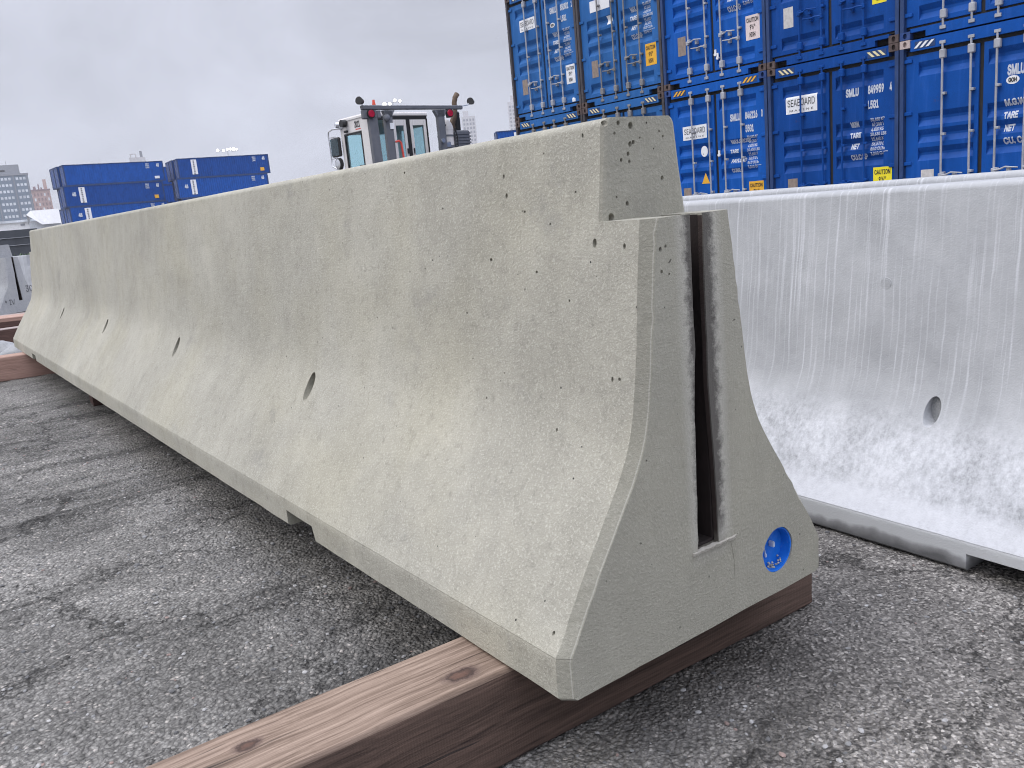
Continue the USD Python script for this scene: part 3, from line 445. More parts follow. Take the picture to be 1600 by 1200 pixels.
def barrier_body(slot=True, pits=False, plug=False, holes=(1.347, 2.773, 4.2125, 5.649), notches=((1.03, 1.215), (6.05, 6.235)), detail=True):
    low = loft(ystations(0, LEN, 0.021), lambda i: outline(0, TOP, i, round_top=0.017))
    def head(y, sg):
        st = [(y + sg * d, i) for d, i in ((0, .010), (.003, .0038), (.0100, -.0012), (.05, -.0012))]
        return loft(st if sg > 0 else st[::-1], lambda i: outline(NZ - .05, TOP + .002, i, round_top=0.018))
    topb, tope = head(ND, 1), head(LEN - ND, -1)
    body = low - (man_box((-.3, -.1, NZ), (.3, ND + .0100, 1.1)) - topb) - (man_box((-.3, LEN - ND - .0100, NZ), (.3, LEN + .1, 1.1)) - tope)
    assert low.status() == m3.Error.NoError and topb.status() == m3.Error.NoError and body.volume() > .5, (low.status(), topb.status(), low.volume(), topb.volume())
    cut = []
    if slot: cut += [slot_cutter(0.0, 3, 1), slot_cutter(LEN, 4, -1)]
    for y in holes: cut.append(man_cyl((-.6, 0, 0), (.6, 0, 0), 1.0, 28).scale([1, .0225, .040]).translate([0, y, .352]))
    for a, b in notches:
        poly = [(a - .012, -0.02), (a + .010, .045), (b, .047), (b, -.02)]
        ex = m3.Manifold.extrude(m3.CrossSection([np.array(poly)[::-1]]), 1.2).rotate([90, 0, 90]).translate([-.6, 0, 0]); cut.append(ex)
    if plug: cut.append(man_cyl((.209, -.02, .091), (.209, .034, .091), .0475, 40)); cut.append(man_box((-.05, -.01, .075), (.073, .0007, .155)))
    if pits:
        for (x, y, z, s) in PITS:
            k = int(abs(x * 7919 + y * 104729 + z * 1299709) * 100) % 1000 / 1000.0
            dp = (2.4, 1.0) if (y > .002 and abs(y - .1143) > 1e-4) else (1.0, 2.4)
            sp = m3.Manifold.sphere(1.0, 10).rotate([40 * k, 25, 70 * k]).scale([s * dp[0] * (.75 + .35 * k), s * dp[1] * (1.1 - .35 * k), s * (.85 + .4 * k)]).translate([x, y, z]); cut.append(sp)
    for c in cut: body = body - c
    assert body.status() == m3.Error.NoError and body.volume() > .5
    if detail:
        body = body.refine_to_length(0.05)
    v, f, _ = meshkit.arrays(body)
    v = v.astype(float)
    n = np.stack([(meshkit.fbm(v * s + o, 2, q) - .5) for s, o, q in ((9, 3, 1), (9, 17, 2), (9, 31, 3))], -1)
    v += n * np.array([.0026, .0012, .0012])
    e = np.clip(1 - np.minimum(v[:, 1], LEN - v[:, 1]) / .035, 0, 1) * (np.abs(v[:, 0]) > .06)
    chip = np.maximum(meshkit.fbm(v * np.array([42, 42, 42]) + 5, 3, 12) - .55, 0) * .032
    v[:, 0] -= np.sign(v[:, 0]) * e * (chip + (meshkit.noise(v * 85) - .5) * .0016); v[:, 2] += e * (meshkit.noise(v * 60 + 9) - .5) * .0012
    return v, f
def add_channel(root, y0, sgn):
    b = MB(); d = lambda t: y0 + sgn * t
    for s in (-1, 1): b.box((s * .0275, d(.015), .168), (s * .0335, d(.105), .782))
    b.box((-.0275, d(.099), .168), (.0275, d(.1055), .782)); b.box((-.0275, d(.015), .166), (.0275, d(.099), .172))
    part('slot_liner', b, 'steel_rust', root)

# the barrier in front, on timbers
main = thing('concrete_barrier', 'long fresh grey concrete barrier in front, with slotted end and blue plug, raised on timbers', 'barrier', (0, 0, .19))
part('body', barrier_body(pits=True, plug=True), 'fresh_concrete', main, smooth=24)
add_channel(main, 0.0, 1); add_channel(main, LEN, -1)
# mortar lip under the slot: a thin ragged ridge
rr = np.random.default_rng(5); b = MB(); xs = np.linspace(-.044, .079, 26)
top = np.array([[x, -.004 - .002 * rr.random(), .1655 + .002 * rr.random() - .05 * (x - .02) * .2] for x in xs]); bot = top + np.c_[np.zeros(26), np.full(26, .004), -.005 - .003 * rr.random(26)]
back = top * [1, 0, 1] + [0, .006, .0005]; bb = bot * [1, 0, 1] + [0, .006, -.001]
v = np.vstack([top, bot, back, bb]); i = np.arange(25)
b.add(v, np.vstack([np.c_[i, i + 26, i + 27, i + 1], np.c_[i, i + 1, i + 53, i + 52], np.c_[i + 26, i + 78, i + 79, i + 27]])); b.add([top[0], bot[0], bb[0], back[0]], [[0, 1, 2, 3]]); b.add([top[-1], bot[-1], bb[-1], back[-1]], [[3, 2, 1, 0]])
part('mortar_lip', b, 'mortar', main, smooth=40)
pl = MB(); t = np.linspace(0, 2 * np.pi, 41)[:-1]; i = np.arange(40); j = (i + 1) % 40
ring = lambda r, y: np.c_[.209 + r * np.cos(t), np.full(40, y), .091 + r * np.sin(t)]
V = [ring(.0470, .003), ring(.0440, .0035), ring(.0425, .024), ring(.0, .026)]; F = []
for k in range(3): F.append(np.c_[i + 40 * k, i + 40 * (k + 1), j + 40 * (k + 1), j + 40 * k])
pl.add(np.vstack(V), np.vstack(F))
plug = part('blue_plug', pl, 'blue_plastic', main, smooth=40)
part('nub', MB().box((.2105, .012, .091), (.2165, .026, .104), .002), 'decal_grey', plug)
part('tab', MB().tube([(.192, .0235, .106), (.1925, .022, .095), (.194, .021, .083), (.1945, .0205, .079), (.1945, .0205, .074)], [.0011, .0011, .0012, .0030, .0026], 7), 'decal_grey', plug)
ch = MB(); r3 = np.random.default_rng(8)
for a in np.r_[r3.uniform(-2.0, -.8, 26)]:
    q_ = .0425 - .012 * r3.random() ** 3; p = np.array([.209 + q_ * math.cos(a), .008 + .014 * r3.random(), .091 + q_ * math.sin(a)]); m = trimesh.creation.icosahedron(); ch.add(m.vertices * (1 + .5 * (r3.random((12, 1)) - .5)) * (.0012 + .0018 * r3.random()) + p, m.faces)
part('mortar_crumbs', ch, 'mortar', plug)

WX, WYAW = 1.284, -math.degrees(.0418)
wd = np.array([math.sin(.0418), math.cos(.0418)])
def white_at(s, off=0.0): return (WX + wd[0] * s + wd[1] * off, wd[1] * s - wd[0] * off)
s0 = .137 - 2.773
wb_body = barrier_body(notches=((2.30, 2.58 + .0), (4.9, 5.2)), detail=True)
x, y = white_at(s0)
w1 = thing('concrete_barrier', 'white-streaked pale concrete barrier at right with one dark oval hole, standing on the asphalt', 'barrier', (x, y, 0), WYAW)
part('body', wb_body, 'bloomed_concrete', w1, smooth=24)
add_channel(w1, 0.0, 1); add_channel(w1, LEN, -1)
tp = MB(); ts = .3204 - s0; hw = float(half_width(.691)); tp.cyl((-hw - .0022, ts, .691), (-hw + .02, ts, .691), .0150, 24); tp.cyl((-hw - .0008, ts, .691), (-hw + .02, ts, .691), .0185, 24)
part('round_plug', tp, 'bloomed_concrete', w1)
for q in (1.347, 2.773, 4.2125, 5.649): part('hole_plug', MB().box((-.160, q - .032, .30), (.160, q + .032, .40)), 'grey_concrete', w1)
x, y = white_at(s0 + .35, .745)
w2 = thing('concrete_barrier', 'second pale barrier hidden behind the white-streaked one, only its top edge showing', 'barrier', (x, y, .006), WYAW - .3)
part('body', barrier_body(detail=False), 'bloomed_concrete', w2, smooth=24)
add_channel(w2, 0.0, 1); add_channel(w2, LEN, -1)

# ------------------------------------------------------------------ timbers
def timber(L, W, H, seed, end_wane=.006):
    r = np.random.default_rng(seed); nx = max(int(L / .018), 4); xs = np.linspace(-L / 2, L / 2, nx)
    c = .007; loop = []
    def edge(p, q, k): return [tuple(np.array(p) + (np.array(q) - p) * t) for t in np.linspace(0, 1, k, endpoint=False)]
    y, z = W / 2, H
    cn = [(-y + c, 0), (y - c, 0), (y, c), (y, z - c), (y - c, z), (-y + c, z), (-y, z - c), (-y, c)]
    for a in range(8): loop += edge(cn[a], cn[(a + 1) % 8], 9 if a % 2 == 0 else 2)
    loop = np.array(loop); n = len(loop); V = []
    for x in xs: V.append(np.c_[np.full(n, x), loop])
    V = np.vstack(V); p = V * [2.5, 30, 30] + seed
    cen = np.array([0, 0, H / 2]); d = (V - cen) * [0, 1, 1]; d /= np.linalg.norm(d, axis=1, keepdims=True) + 1e-9
    V = V + d * ((meshkit.fbm(p, 3, seed) - .5) * .0055 + (meshkit.fbm(V * [1.1, 3, 3] + seed, 2, seed + 5) - .5) * .010)[:, None]
    i = np.arange(n); j = (i + 1) % n; F = []
    for k in range(nx - 1): F += [np.c_[i + k * n, j + k * n, j + (k + 1) * n], np.c_[i + k * n, j + (k + 1) * n, i + (k + 1) * n]]
    V = np.vstack([V, [[-L / 2, 0, H / 2]], [[L / 2, 0, H / 2]]]); e = (nx - 1) * n
    F += [np.c_[j, i, np.full(n, len(V) - 2)], np.c_[i + e, j + e, np.full(n, len(V) - 1)]]
    F = np.vstack(F)[:, ::-1]
    return V, F
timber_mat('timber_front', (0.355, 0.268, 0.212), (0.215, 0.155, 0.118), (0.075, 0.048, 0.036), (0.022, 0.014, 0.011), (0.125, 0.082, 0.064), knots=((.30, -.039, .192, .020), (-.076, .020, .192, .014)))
timber_mat('timber_brown', (0.50, 0.33, 0.27), (0.36, 0.235, 0.19), (0.19, 0.12, 0.095), (0.20, 0.115, 0.09), (0.36, 0.235, 0.19), knots=((-.30, -.09, .10, .03),))
timber_mat('timber_dark', (0.42, 0.36, 0.34), (0.30, 0.25, 0.235), (0.14, 0.11, 0.1), (0.04, 0.022, 0.018), (0.10, 0.055, 0.045))
def lay_timber(label, L, W, H, x, y, z, yaw, m, seed):
    t = part('timber', timber(L, W, H, seed), m, None, smooth=40)
    X = UsdGeom.Xformable(t); X.AddTranslateOp().Set(Gf.Vec3d(x, y, z)); X.AddRotateZOp().Set(yaw)
    return tag(t, label, 'timber')
lay_timber('knotty brown square timber in front, under the near end of the long barrier', 2.52, .170, .192, -.74, .267, -.004, -2.2, 'timber_front', 3)
lay_timber('pinkish brown timber at left edge, under the far end of the long barrier', 1.9, .185, .192, -.50, 6.80, -.004, -9.0, 'timber_brown', 6)
lay_timber('dark short timber end in shadow under the middle of the long barrier', .52, .19, .190, .02, 4.86, -.002, -4.0, 'timber_dark', 9)

# ------------------------------------------------------------------ things at the left edge
def polar(az, D): a = math.radians(az); return CAM[0] + D * math.sin(a), CAM[1] + D * math.cos(a)
def zt(tan, D): return CAM[2] + tan * D
ex_, ey_ = polar(6.12, 14.1)
lb = thing('concrete_barrier', 'grey concrete barrier at far left with slotted end and pencilled marks, on timbers', 'barrier', (ex_, ey_, .11), 32.0)
gb = barrier_body(detail=False, notches=((1.03, 1.215),))
part('body', gb, 'grey_concrete', lb, smooth=32); add_channel(lb, 0.0, 1)
wx_, wy_ = polar(7.35, 16.2)
lw = thing('concrete_barrier', 'white concrete barrier at far left, partly hidden behind the grey slotted one', 'barrier', (wx_, wy_, -.08), 60.0)
part('body', barrier_body(detail=False, notches=()), 'bloomed_concrete', lw, smooth=32)
x, y = polar(5.2, 14.25); lay_timber('grey timber lying under the grey slotted barrier at far left', 2.0, .19, .11, x + .3, y + .1, -.002, 25, 'timber_dark', 21)
x, y = polar(4.6, 10.55); lay_timber('dark red-brown timber in shade at left edge, under a pale plank', 2.2, .19, .19, x, y, -.002, -6, 'timber_dark', 24)
x, y = polar(4.5, 11.7); lay_timber('pale weathered plank on top of dark timber at left edge', 2.1, .42, .05, x, y, .188, -26, 'timber_brown', 27)
x, y = polar(4.6, 12.6); lay_timber('short dark timber holding up the back of the pale plank', 1.0, .19, .19, x - .1, y + .1, -.002, -10, 'timber_dark', 28)
def rubble(seed, s):
    m = trimesh.creation.icosphere(2); v = m.vertices * s; v = v * (1 + .5 * (meshkit.fbm(m.vertices * 1.3 + seed, 3, seed) - .5))[:, None]; v[:, 2] = np.maximum(v[:, 2], -s[2] * .55); return v, m.faces
for k, (az, D, s) in enumerate([(5.55, 9.2, (.20, .14, .09)), (4.55, 9.3, (.16, .13, .13))]):
    x, y = polar(az, D); p = part('concrete_rubble', rubble(k + 3, np.array(s)), 'grey_concrete', None, smooth=25)
    UsdGeom.Xformable(p).AddTranslateOp().Set(Gf.Vec3d(x, y, s[2] * .5)); tag(p, ['rounded grey lump of rubble behind the pinkish timber at left', 'angular grey lump of rubble at the left edge behind the pinkish timber'][k], 'rubble')
# dark panelled wall and weeds beyond the far-left barriers
wl = thing('panel_wall', 'dark grey panelled wall with pale rails beyond the far-left barriers', 'wall', (0, 0, 0))
a0, a1 = np.array(polar(3.0, 45)), np.array(polar(7.7, 46)); dd = (a1 - a0) / np.linalg.norm(a1 - a0); nn = np.array([-dd[1], dd[0]])
def slab(mb, p, q, z0, z1, th):
    p, q = np.array(p), np.array(q); d = (q - p) / np.linalg.norm(q - p); n = np.array([-d[1], d[0]]) * th
    v = [[*p, z0], [*q, z0], [*(q + n), z0], [*(p + n), z0], [*p, z1], [*q, z1], [*(q + n), z1], [*(p + n), z1]]
    return mb.add(v, [[3, 2, 1, 0], [4, 5, 6, 7], [0, 1, 5, 4], [1, 2, 6, 5], [2, 3, 7, 6], [3, 0, 4, 7]])
L = np.linalg.norm(a1 - a0)
for k in range(4):
    z0 = [0, .62, 1.12, 1.46][k]; z1 = [.60, 1.10, 1.44, 1.80][k]
    part('panel', slab(MB(), a0, a1, z0, z1, .12), 'dark_panel', wl)
for z in (1.10, 1.44): part('rail', slab(MB(), a0 - nn * .03, a1 - nn * .03, z, z + .022, .15), 'pale_rail', wl)
wr = np.random.default_rng(4); wm = MB()
for _ in range(1500):
    a = polar(wr.uniform(4.6, 8.2), wr.uniform(34, 36)); z = wr.uniform(.05, .55) + .2 * wr.random(); s = wr.uniform(.04, .12); d = wr.normal(0, 1, (3, 3)) * s
    wm.add(np.array([a[0], a[1], z]) + d, [[0, 1, 2]])
sm = MB()
for _ in range(40):
    a = polar(wr.uniform(4.6, 8.2), wr.uniform(34, 36)); sm.cyl((a[0], a[1], 0), (a[0] + wr.normal(0, .1), a[1], wr.uniform(.3, .6)), .008, 5)
wd_ = thing('weeds', 'strip of low green weeds in front of the dark panelled wall at left', 'weeds'); part('leaves', wm, 'weed_leaf', wd_); part('stems', sm, 'weed_leaf', wd_)

# ------------------------------------------------------------------ lettering that follows the surface it is painted on
import glob
from PIL import Image, ImageDraw, ImageFont
_font = ImageFont.truetype(glob.glob('/opt/blender-*/*/datafiles/fonts/Inter.woff2')[0], 34)
def letter_runs(text, bold=1):
    x0, y0, x1, y1 = _font.getbbox(text, anchor='ls', stroke_width=bold)
    im = Image.new('L', (x1 - x0 + 4, y1 - y0 + 4)); ImageDraw.Draw(im).text((2 - x0, 2 - y0), text, 255, _font, anchor='ls', stroke_width=bold)
    on = np.pad(np.asarray(im) > 120, ((0, 0), (1, 1))).astype(np.int8); R = []
    for r in range(on.shape[0]):
        d = np.diff(on[r]); s = np.nonzero(d == 1)[0]; e = np.nonzero(d == -1)[0]
        R += [(a, b_, -(r + y0 - 2)) for a, b_ in zip(s, e)]
    return R, on.shape[1], 34 * .727
def letters(mb, text, u, z, h, depth, squeeze=.78, width=None, lift=.003, bold=1):
    """u, z: left end of the base line; depth(z): how far the surface lies behind y = 0"""
    R, wpx, cap = letter_runs(text, bold); sz = h / cap; sx = sz * squeeze if width is None else width / wpx
    V, F = [], []
    for a, b_, r in R:
        zb, zt_ = z + (r - 1) * sz, z + r * sz; n = len(V)
        V += [(u + a * sx, depth(zb) - lift, zb), (u + b_ * sx, depth(zb) - lift, zb), (u + b_ * sx, depth(zt_) - lift, zt_), (u + a * sx, depth(zt_) - lift, zt_)]; F.append((n, n + 1, n + 2, n + 3))
    return mb.add(V, F) if V else mb
mk = MB(); letters(mk, '* IV', -.27, .12, .075, lambda z: 0.0, lift=.0025, bold=0); letters(mk, '30', .10, .27, .09, lambda z: 0.0, lift=.0025, bold=0)
part('pencil_mark', mk, 'pencil_mark', lb)

# ------------------------------------------------------------------ shipping containers, doors towards the yard
CW, CH, CL, PITCH_C = 2.438, 2.893, 12.19, 2.46
TROUGH = [(2.33, 2.545), (1.575, 1.785), (1.32, 1.525), (1.045, 1.25), (.26, .47)]
DY, TD = .055, .058
def door_depth(z):
    for lo, hi in TROUGH:
        if lo < z < hi: return DY + TD * min(1, (z - lo) / .09, (hi - z) / .08)
    return DY
def door_panel(u0, u1, i0, i1, z0=.19, z1=2.655):
    m = MB(); zs = sorted({z0, z1} | {z for lo, hi in TROUGH for z in (lo, lo + .09, hi - .08, hi)})
    Y2 = DY + .075
    m.quad((u0, DY, z0), (i0, DY, z0), (i0, DY, z1), (u0, DY, z1)); m.quad((i1, DY, z0), (u1, DY, z0), (u1, DY, z1), (i1, DY, z1))
    for a, b in zip(zs[:-1], zs[1:]):
        da, db = door_depth(a), door_depth(b)
        m.quad((i0, da, a), (i1, da, a), (i1, db, b), (i0, db, b))
    for lo, hi in TROUGH:
        for u, s in ((i0, 1), (i1, -1)):
            p = [(u, DY, lo), (u, DY + TD, lo + .09), (u, DY + TD, hi - .08), (u, DY, hi)]; m.quad(*(p if s > 0 else p[::-1]))
    for u in (u0, u1): m.quad((u, DY, z0), (u, Y2, z0), (u, Y2, z1), (u, DY, z1))
    for z in (z0, z1): m.quad((u0, DY, z), (u1, DY, z), (u1, Y2, z), (u0, Y2, z))
    return m
def casting(u0, z0, y0=-.004):
    b = man_box((u0, y0, z0), (u0 + .162, y0 + .178, z0 + .118))
    hole = m3.Manifold.cylinder(.05, .5, .5, 16).scale([.031 * 2, .042 * 2, 1]).translate([0, 0, 0]).rotate([90, 0, 0]).translate([u0 + .081, y0 + .04, z0 + .059])
    return b - hole
def corrugated(mb, y0, y1, x, out, z0, z1, period=.278, d=.036):
    """side wall with upright corrugations between y0 and y1 at x"""
    ys, xs = [], []; n = int((y1 - y0) / period); p = (y1 - y0) / n
    for k in range(n):
        for f, e in ((0, 0), (.25, 0), (.5, 1), (.75, 1)): ys.append(y0 + (k + f) * p); xs.append(x - out * d * e)
    ys.append(y1); xs.append(x); ys, xs = np.array(ys), np.array(xs); k = len(ys)
    v = np.vstack([np.c_[xs, ys, np.full(k, z0)], np.c_[xs, ys, np.full(k, z1)]]); i = np.arange(k - 1)
    return mb.add(v, np.c_[i, i + 1, i + 1 + k, i + k])
YCY = 0.0205
WALL_O = np.array([12.1365, 16.3858, 0.0]); WALL_E = np.array([math.sin(YCY), -math.cos(YCY), 0.0])
WALL_ROT = -90 + math.degrees(YCY)

def weights(mb, rows, u2, zs, h, hs=.046):
    pass
def container(k, tier, label, paintm, postm, castm, barm, deco, left_top_cast=None):
    o = WALL_O + WALL_E * PITCH_C * k + [0, 0, tier * 2.900]
    t = thing('shipping_container', label, 'container', o, WALL_ROT, 'blue containers stacked with their doors towards the yard')
    # frame: posts, header, sill with the black pockets beside the corners
    part('corner_post', MB().box((0, 0, .118), (.060, .16, CH - .118)).box((.060, .060, .118), (.07, .16, CH - .118)), postm, t)
    part('corner_post', MB().box((CW - .060, 0, .118), (CW, .16, CH - .118)).box((CW - .07, .060, .118), (CW - .060, .16, CH - .118)), postm, t)
    hd = MB(); hd.box((.162, .012, 2.715), (CW - .162, .14, CH - .012)); part('door_header', hd, paintm, t)
    sl = MB(); sl.box((.40, .010, .006), (CW - .40, .14, .150)); sl.box((.162, .010, .095), (.40, .14, .150)); sl.box((CW - .40, .010, .095), (CW - .162, .14, .150)); part('door_sill', sl, paintm, t)
    for u in (.162, CW - .40): part('sill_pocket', MB().box((u, .10, .012), (u + .238, .14, .095)), 'black_void', t)
    part('door_gasket', MB().box((.10, .075, .150), (CW - .10, .13, .185)).box((.10, .075, 2.655), (CW - .10, .13, 2.715)).box((1.185, .085, .17), (1.250, .13, 2.69)).box((.070, .085, .17), (.078, .13, 2.69)).box((CW - .078, .085, .17), (CW - .07, .13, 2.69)), 'rubber', t)
    for u, z in ((0, 0), (CW - .162, 0), (0, CH - .118), (CW - .162, CH - .118)):
        part('corner_casting', casting(u, z), left_top_cast if (left_top_cast and u == 0 and z > 1) else castm, t)
    bd = MB(); corrugated(bd, .16, CL - .1, .012, -1, .15, CH - .1); corrugated(bd, .16, CL - .1, CW - .012, 1, .15, CH - .1)
    bd.box((.03, .14, CH - .06), (CW - .03, CL, CH - .03)); bd.box((.03, .14, .06), (CW - .03, CL, .15)); bd.box((.03, CL - .06, .1), (CW - .03, CL, CH - .06)); bd.box((.05, .15, .14), (CW - .05, .17, CH - .06))
    bd.box((0, .17, CH - .11), (.06, CL, CH - .02)); bd.box((CW - .06, .17, CH - .11), (CW, CL, CH - .02)); bd.box((0, .17, .01), (.06, CL, .16)); bd.box((CW - .06, .17, .01), (CW, CL, .16))
    part('box_walls', bd, paintm, t)
    rnd = random.Random(100 * k + tier)
    doors = []
    for side, (u0, u1, i0, i1, bars) in enumerate(((.078, 1.185, .275, 1.125, (.665, 1.085)), (1.250, CW - .078, 1.315, CW - .275, (1.450, 1.845)))):
        d = part('door', door_panel(u0, u1, i0, i1), paintm, t); doors.append(d)
        hg = [MB() for _ in range(4)]
        ue = u0 if side == 0 else u1; s = -1 if side == 0 else 1
        for q, z in enumerate((.36, 1.02, 1.79, 2.58)):
            hg[q].box((ue - s * .10, .030, z - .028), (ue + s * .055, .056, z + .028), .006).cyl((ue + s * .052, .03, z - .05), (ue + s * .052, .03, z + .05), .016, 8); part('hinge', hg[q], paintm, d)
        for q, u in enumerate(bars):
            br = MB().cyl((u, .004, .10), (u, .004, 2.765), .0165, 10)
            br.box((u - .045, -.012, .055), (u + .045, .02, .105), .005).box((u - .045, -.012, 2.745), (u + .045, .02, 2.79), .005)
            for z in (.83, 1.42, 2.02): br.box((u - .010, -.014, z - .02), (u + .055, .054, z + .02), .005)
            part('locking_bar', br, barm, d)
            for z in (.27, 2.60): part('bar_keeper', MB().box((u - .045, -.020, z - .065), (u + .048, .056, z + .065), .012), barm, d)
            zz_ = (.80 if q == 0 else .665) + rnd.uniform(-.015, .015); sg = 1 if q == 0 else -1
            hn = MB().tube([(u, -.018, zz_), (u + sg * .10, -.026, zz_ + .012), (u + sg * .17, -.03, zz_ + .05 * sg * .4 + .02), (u + sg * .34, -.02, zz_ + .018)], [.017, .014, .013, .010], 8)
            hn.box((u - .03, -.03, zz_ - .035), (u + .03, .02, zz_ + .035), .006).box((u + sg * .20 - .025, -.01, zz_ - .05), (u + sg * .20 + .025, .055, zz_ + .02), .005)
            part('handle', hn, barm, d)
    # hazard stripes on the header
    hz = deco.get('stripes', 'decal_cream')
    if hz:
        for (a, b), sl_ in (((.255, .53), -1 if hz == 'decal_cream' else 1), ((CW - .50, CW - .225), -1 if hz == 'decal_cream' else 1)):
            back = MB().box((a - .02, .008, 2.742), (b + .02, .0115, 2.848)); part('hazard_plate', back, 'post_blue', t)
            w = (b - a) / 3
            st = MB()
            for q in range(3):
                x0 = a + q * w; e = .045 * sl_; st.quad((x0 + .01 - e, .0055, 2.752), (x0 + w * .62 - e, .0055, 2.752), (x0 + w * .62 + e, .0055, 2.838), (x0 + .01 + e, .0055, 2.838))
            part('hazard_stripe', st, hz, t)
    # decals: plates and lettering
    for item in deco.get('plates', ()):
        (u0, z0, u1, z1), m, lines = item[:3]; owner = doors[0 if u1 < 1.22 else 1]
        pm = MB(); n = 10
        zs = np.linspace(z0, z1, n + 1)
        for a, b in zip(zs[:-1], zs[1:]):
            da, db = door_depth(a) - .0025, door_depth(b) - .0025; pm.quad((u0, da, a), (u1, da, a), (u1, db, b), (u0, db, b))
        pth = part('sticker', pm, m, owner)
        if lines:
            lt = MB()
            for (txt, fu, fz, fh, wfrac) in lines:
                wdt = (u1 - u0) * wfrac; letters(lt, txt, u0 + (u1 - u0) * fu, z0 + (z1 - z0) * fz, (z1 - z0) * fh, door_depth, width=wdt, lift=.006, bold=item[3] if len(item) > 3 else 1)
            part('lettering', lt, 'decal_black', owner)
    if deco.get('oval'):
        u, z, ru, rz, txt = deco['oval']; tt = np.linspace(0, 2 * np.pi, 25)[:-1]
        pm = MB().add(np.vstack([np.c_[u + ru * np.cos(tt), np.full(24, DY - .0025), z + rz * np.sin(tt)], [[u, DY - .0025, z]]]), [[q, (q + 1) % 24, 24] for q in range(24)])
        part('sticker', pm, 'decal_white', doors[0 if u < 1.22 else 1])
        if txt: part('lettering', letters(MB(), txt, u - ru * .72, z - rz * .45, rz * .9, door_depth, width=ru * 1.45, lift=.006, bold=2), 'decal_black', doors[0 if u < 1.22 else 1])
    if deco.get('triangle'):
        u, z, w, h = deco['triangle']; part('sticker', MB().add([(u - w / 2, DY - .003, z), (u + w / 2, DY - .003, z), (u, DY - .003, z + h)], [[0, 1, 2]]), 'decal_amber', doors[0])
    if deco.get('seal'):
        for u, z in deco['seal']: part('seal_tag', MB().cyl((u, .02, z), (u, .055, z), .030, 10).box((u - .02, .03, z), (u + .02, .05, z + .09)), 'decal_white', doors[1])
    lt = MB()
    for (txt, u, z, h, w) in deco.get('text', ()): letters(lt, txt, u, z, h, door_depth, width=w, bold=2 if h > .06 else 1)
    if lt.v: part('lettering', lt, 'letter_white', doors[1])
    return t
CAUT = [('CAUTION', .05, .72, .17, .90), ('9 6', .28, .42, .18, .34), ("'  ''", .42, .42, .18, .28), ('HIGH', .25, .12, .18, .46)]
CAUT = [('CAUTION', .05, .72, .17, .90), ("9'6''", .28, .42, .19, .44), ('HIGH', .25, .12, .18, .46)]
SEAB = [('SEABOARD', .04, .42, .40, .92), ('M A R I N E', .10, .12, .11, .80)]
def wt_text(labels, vals, ul=1.565, uv=1.93, z=1.70, step=.178, h=.078, wl=(.18,), wv=.29):
    out = []
    for q, s in enumerate(labels): out.append((s, ul, z - q * step, h, .052 * len(s) + .01))
    for q, s in enumerate(vals): out.append((s, uv, 1.755 - q * .0775, .050, wv * len(s) / 10))
    return out
VAL = ('30,480 KG', '67,200 LBS', '4,820 KG', '10,630 LBS', '25,660 KG', '56,570 LBS', '86.0 CU.M', '3,040 CU.FT')
def idtext(num, chk, typ, u0=1.53, u1=1.895, z=2.20, h=.115, tu=None):
    return [('SMLU', u0, z, h, .26), (num, u1, z, h, .30), (chk, 2.26, z, h, .055), (typ, u1 if tu is None else tu, z - .235, h, .21)]
tagp = lambda m='tag_brown', u=.345: ((u, .595, u + .20, .945), m, None)
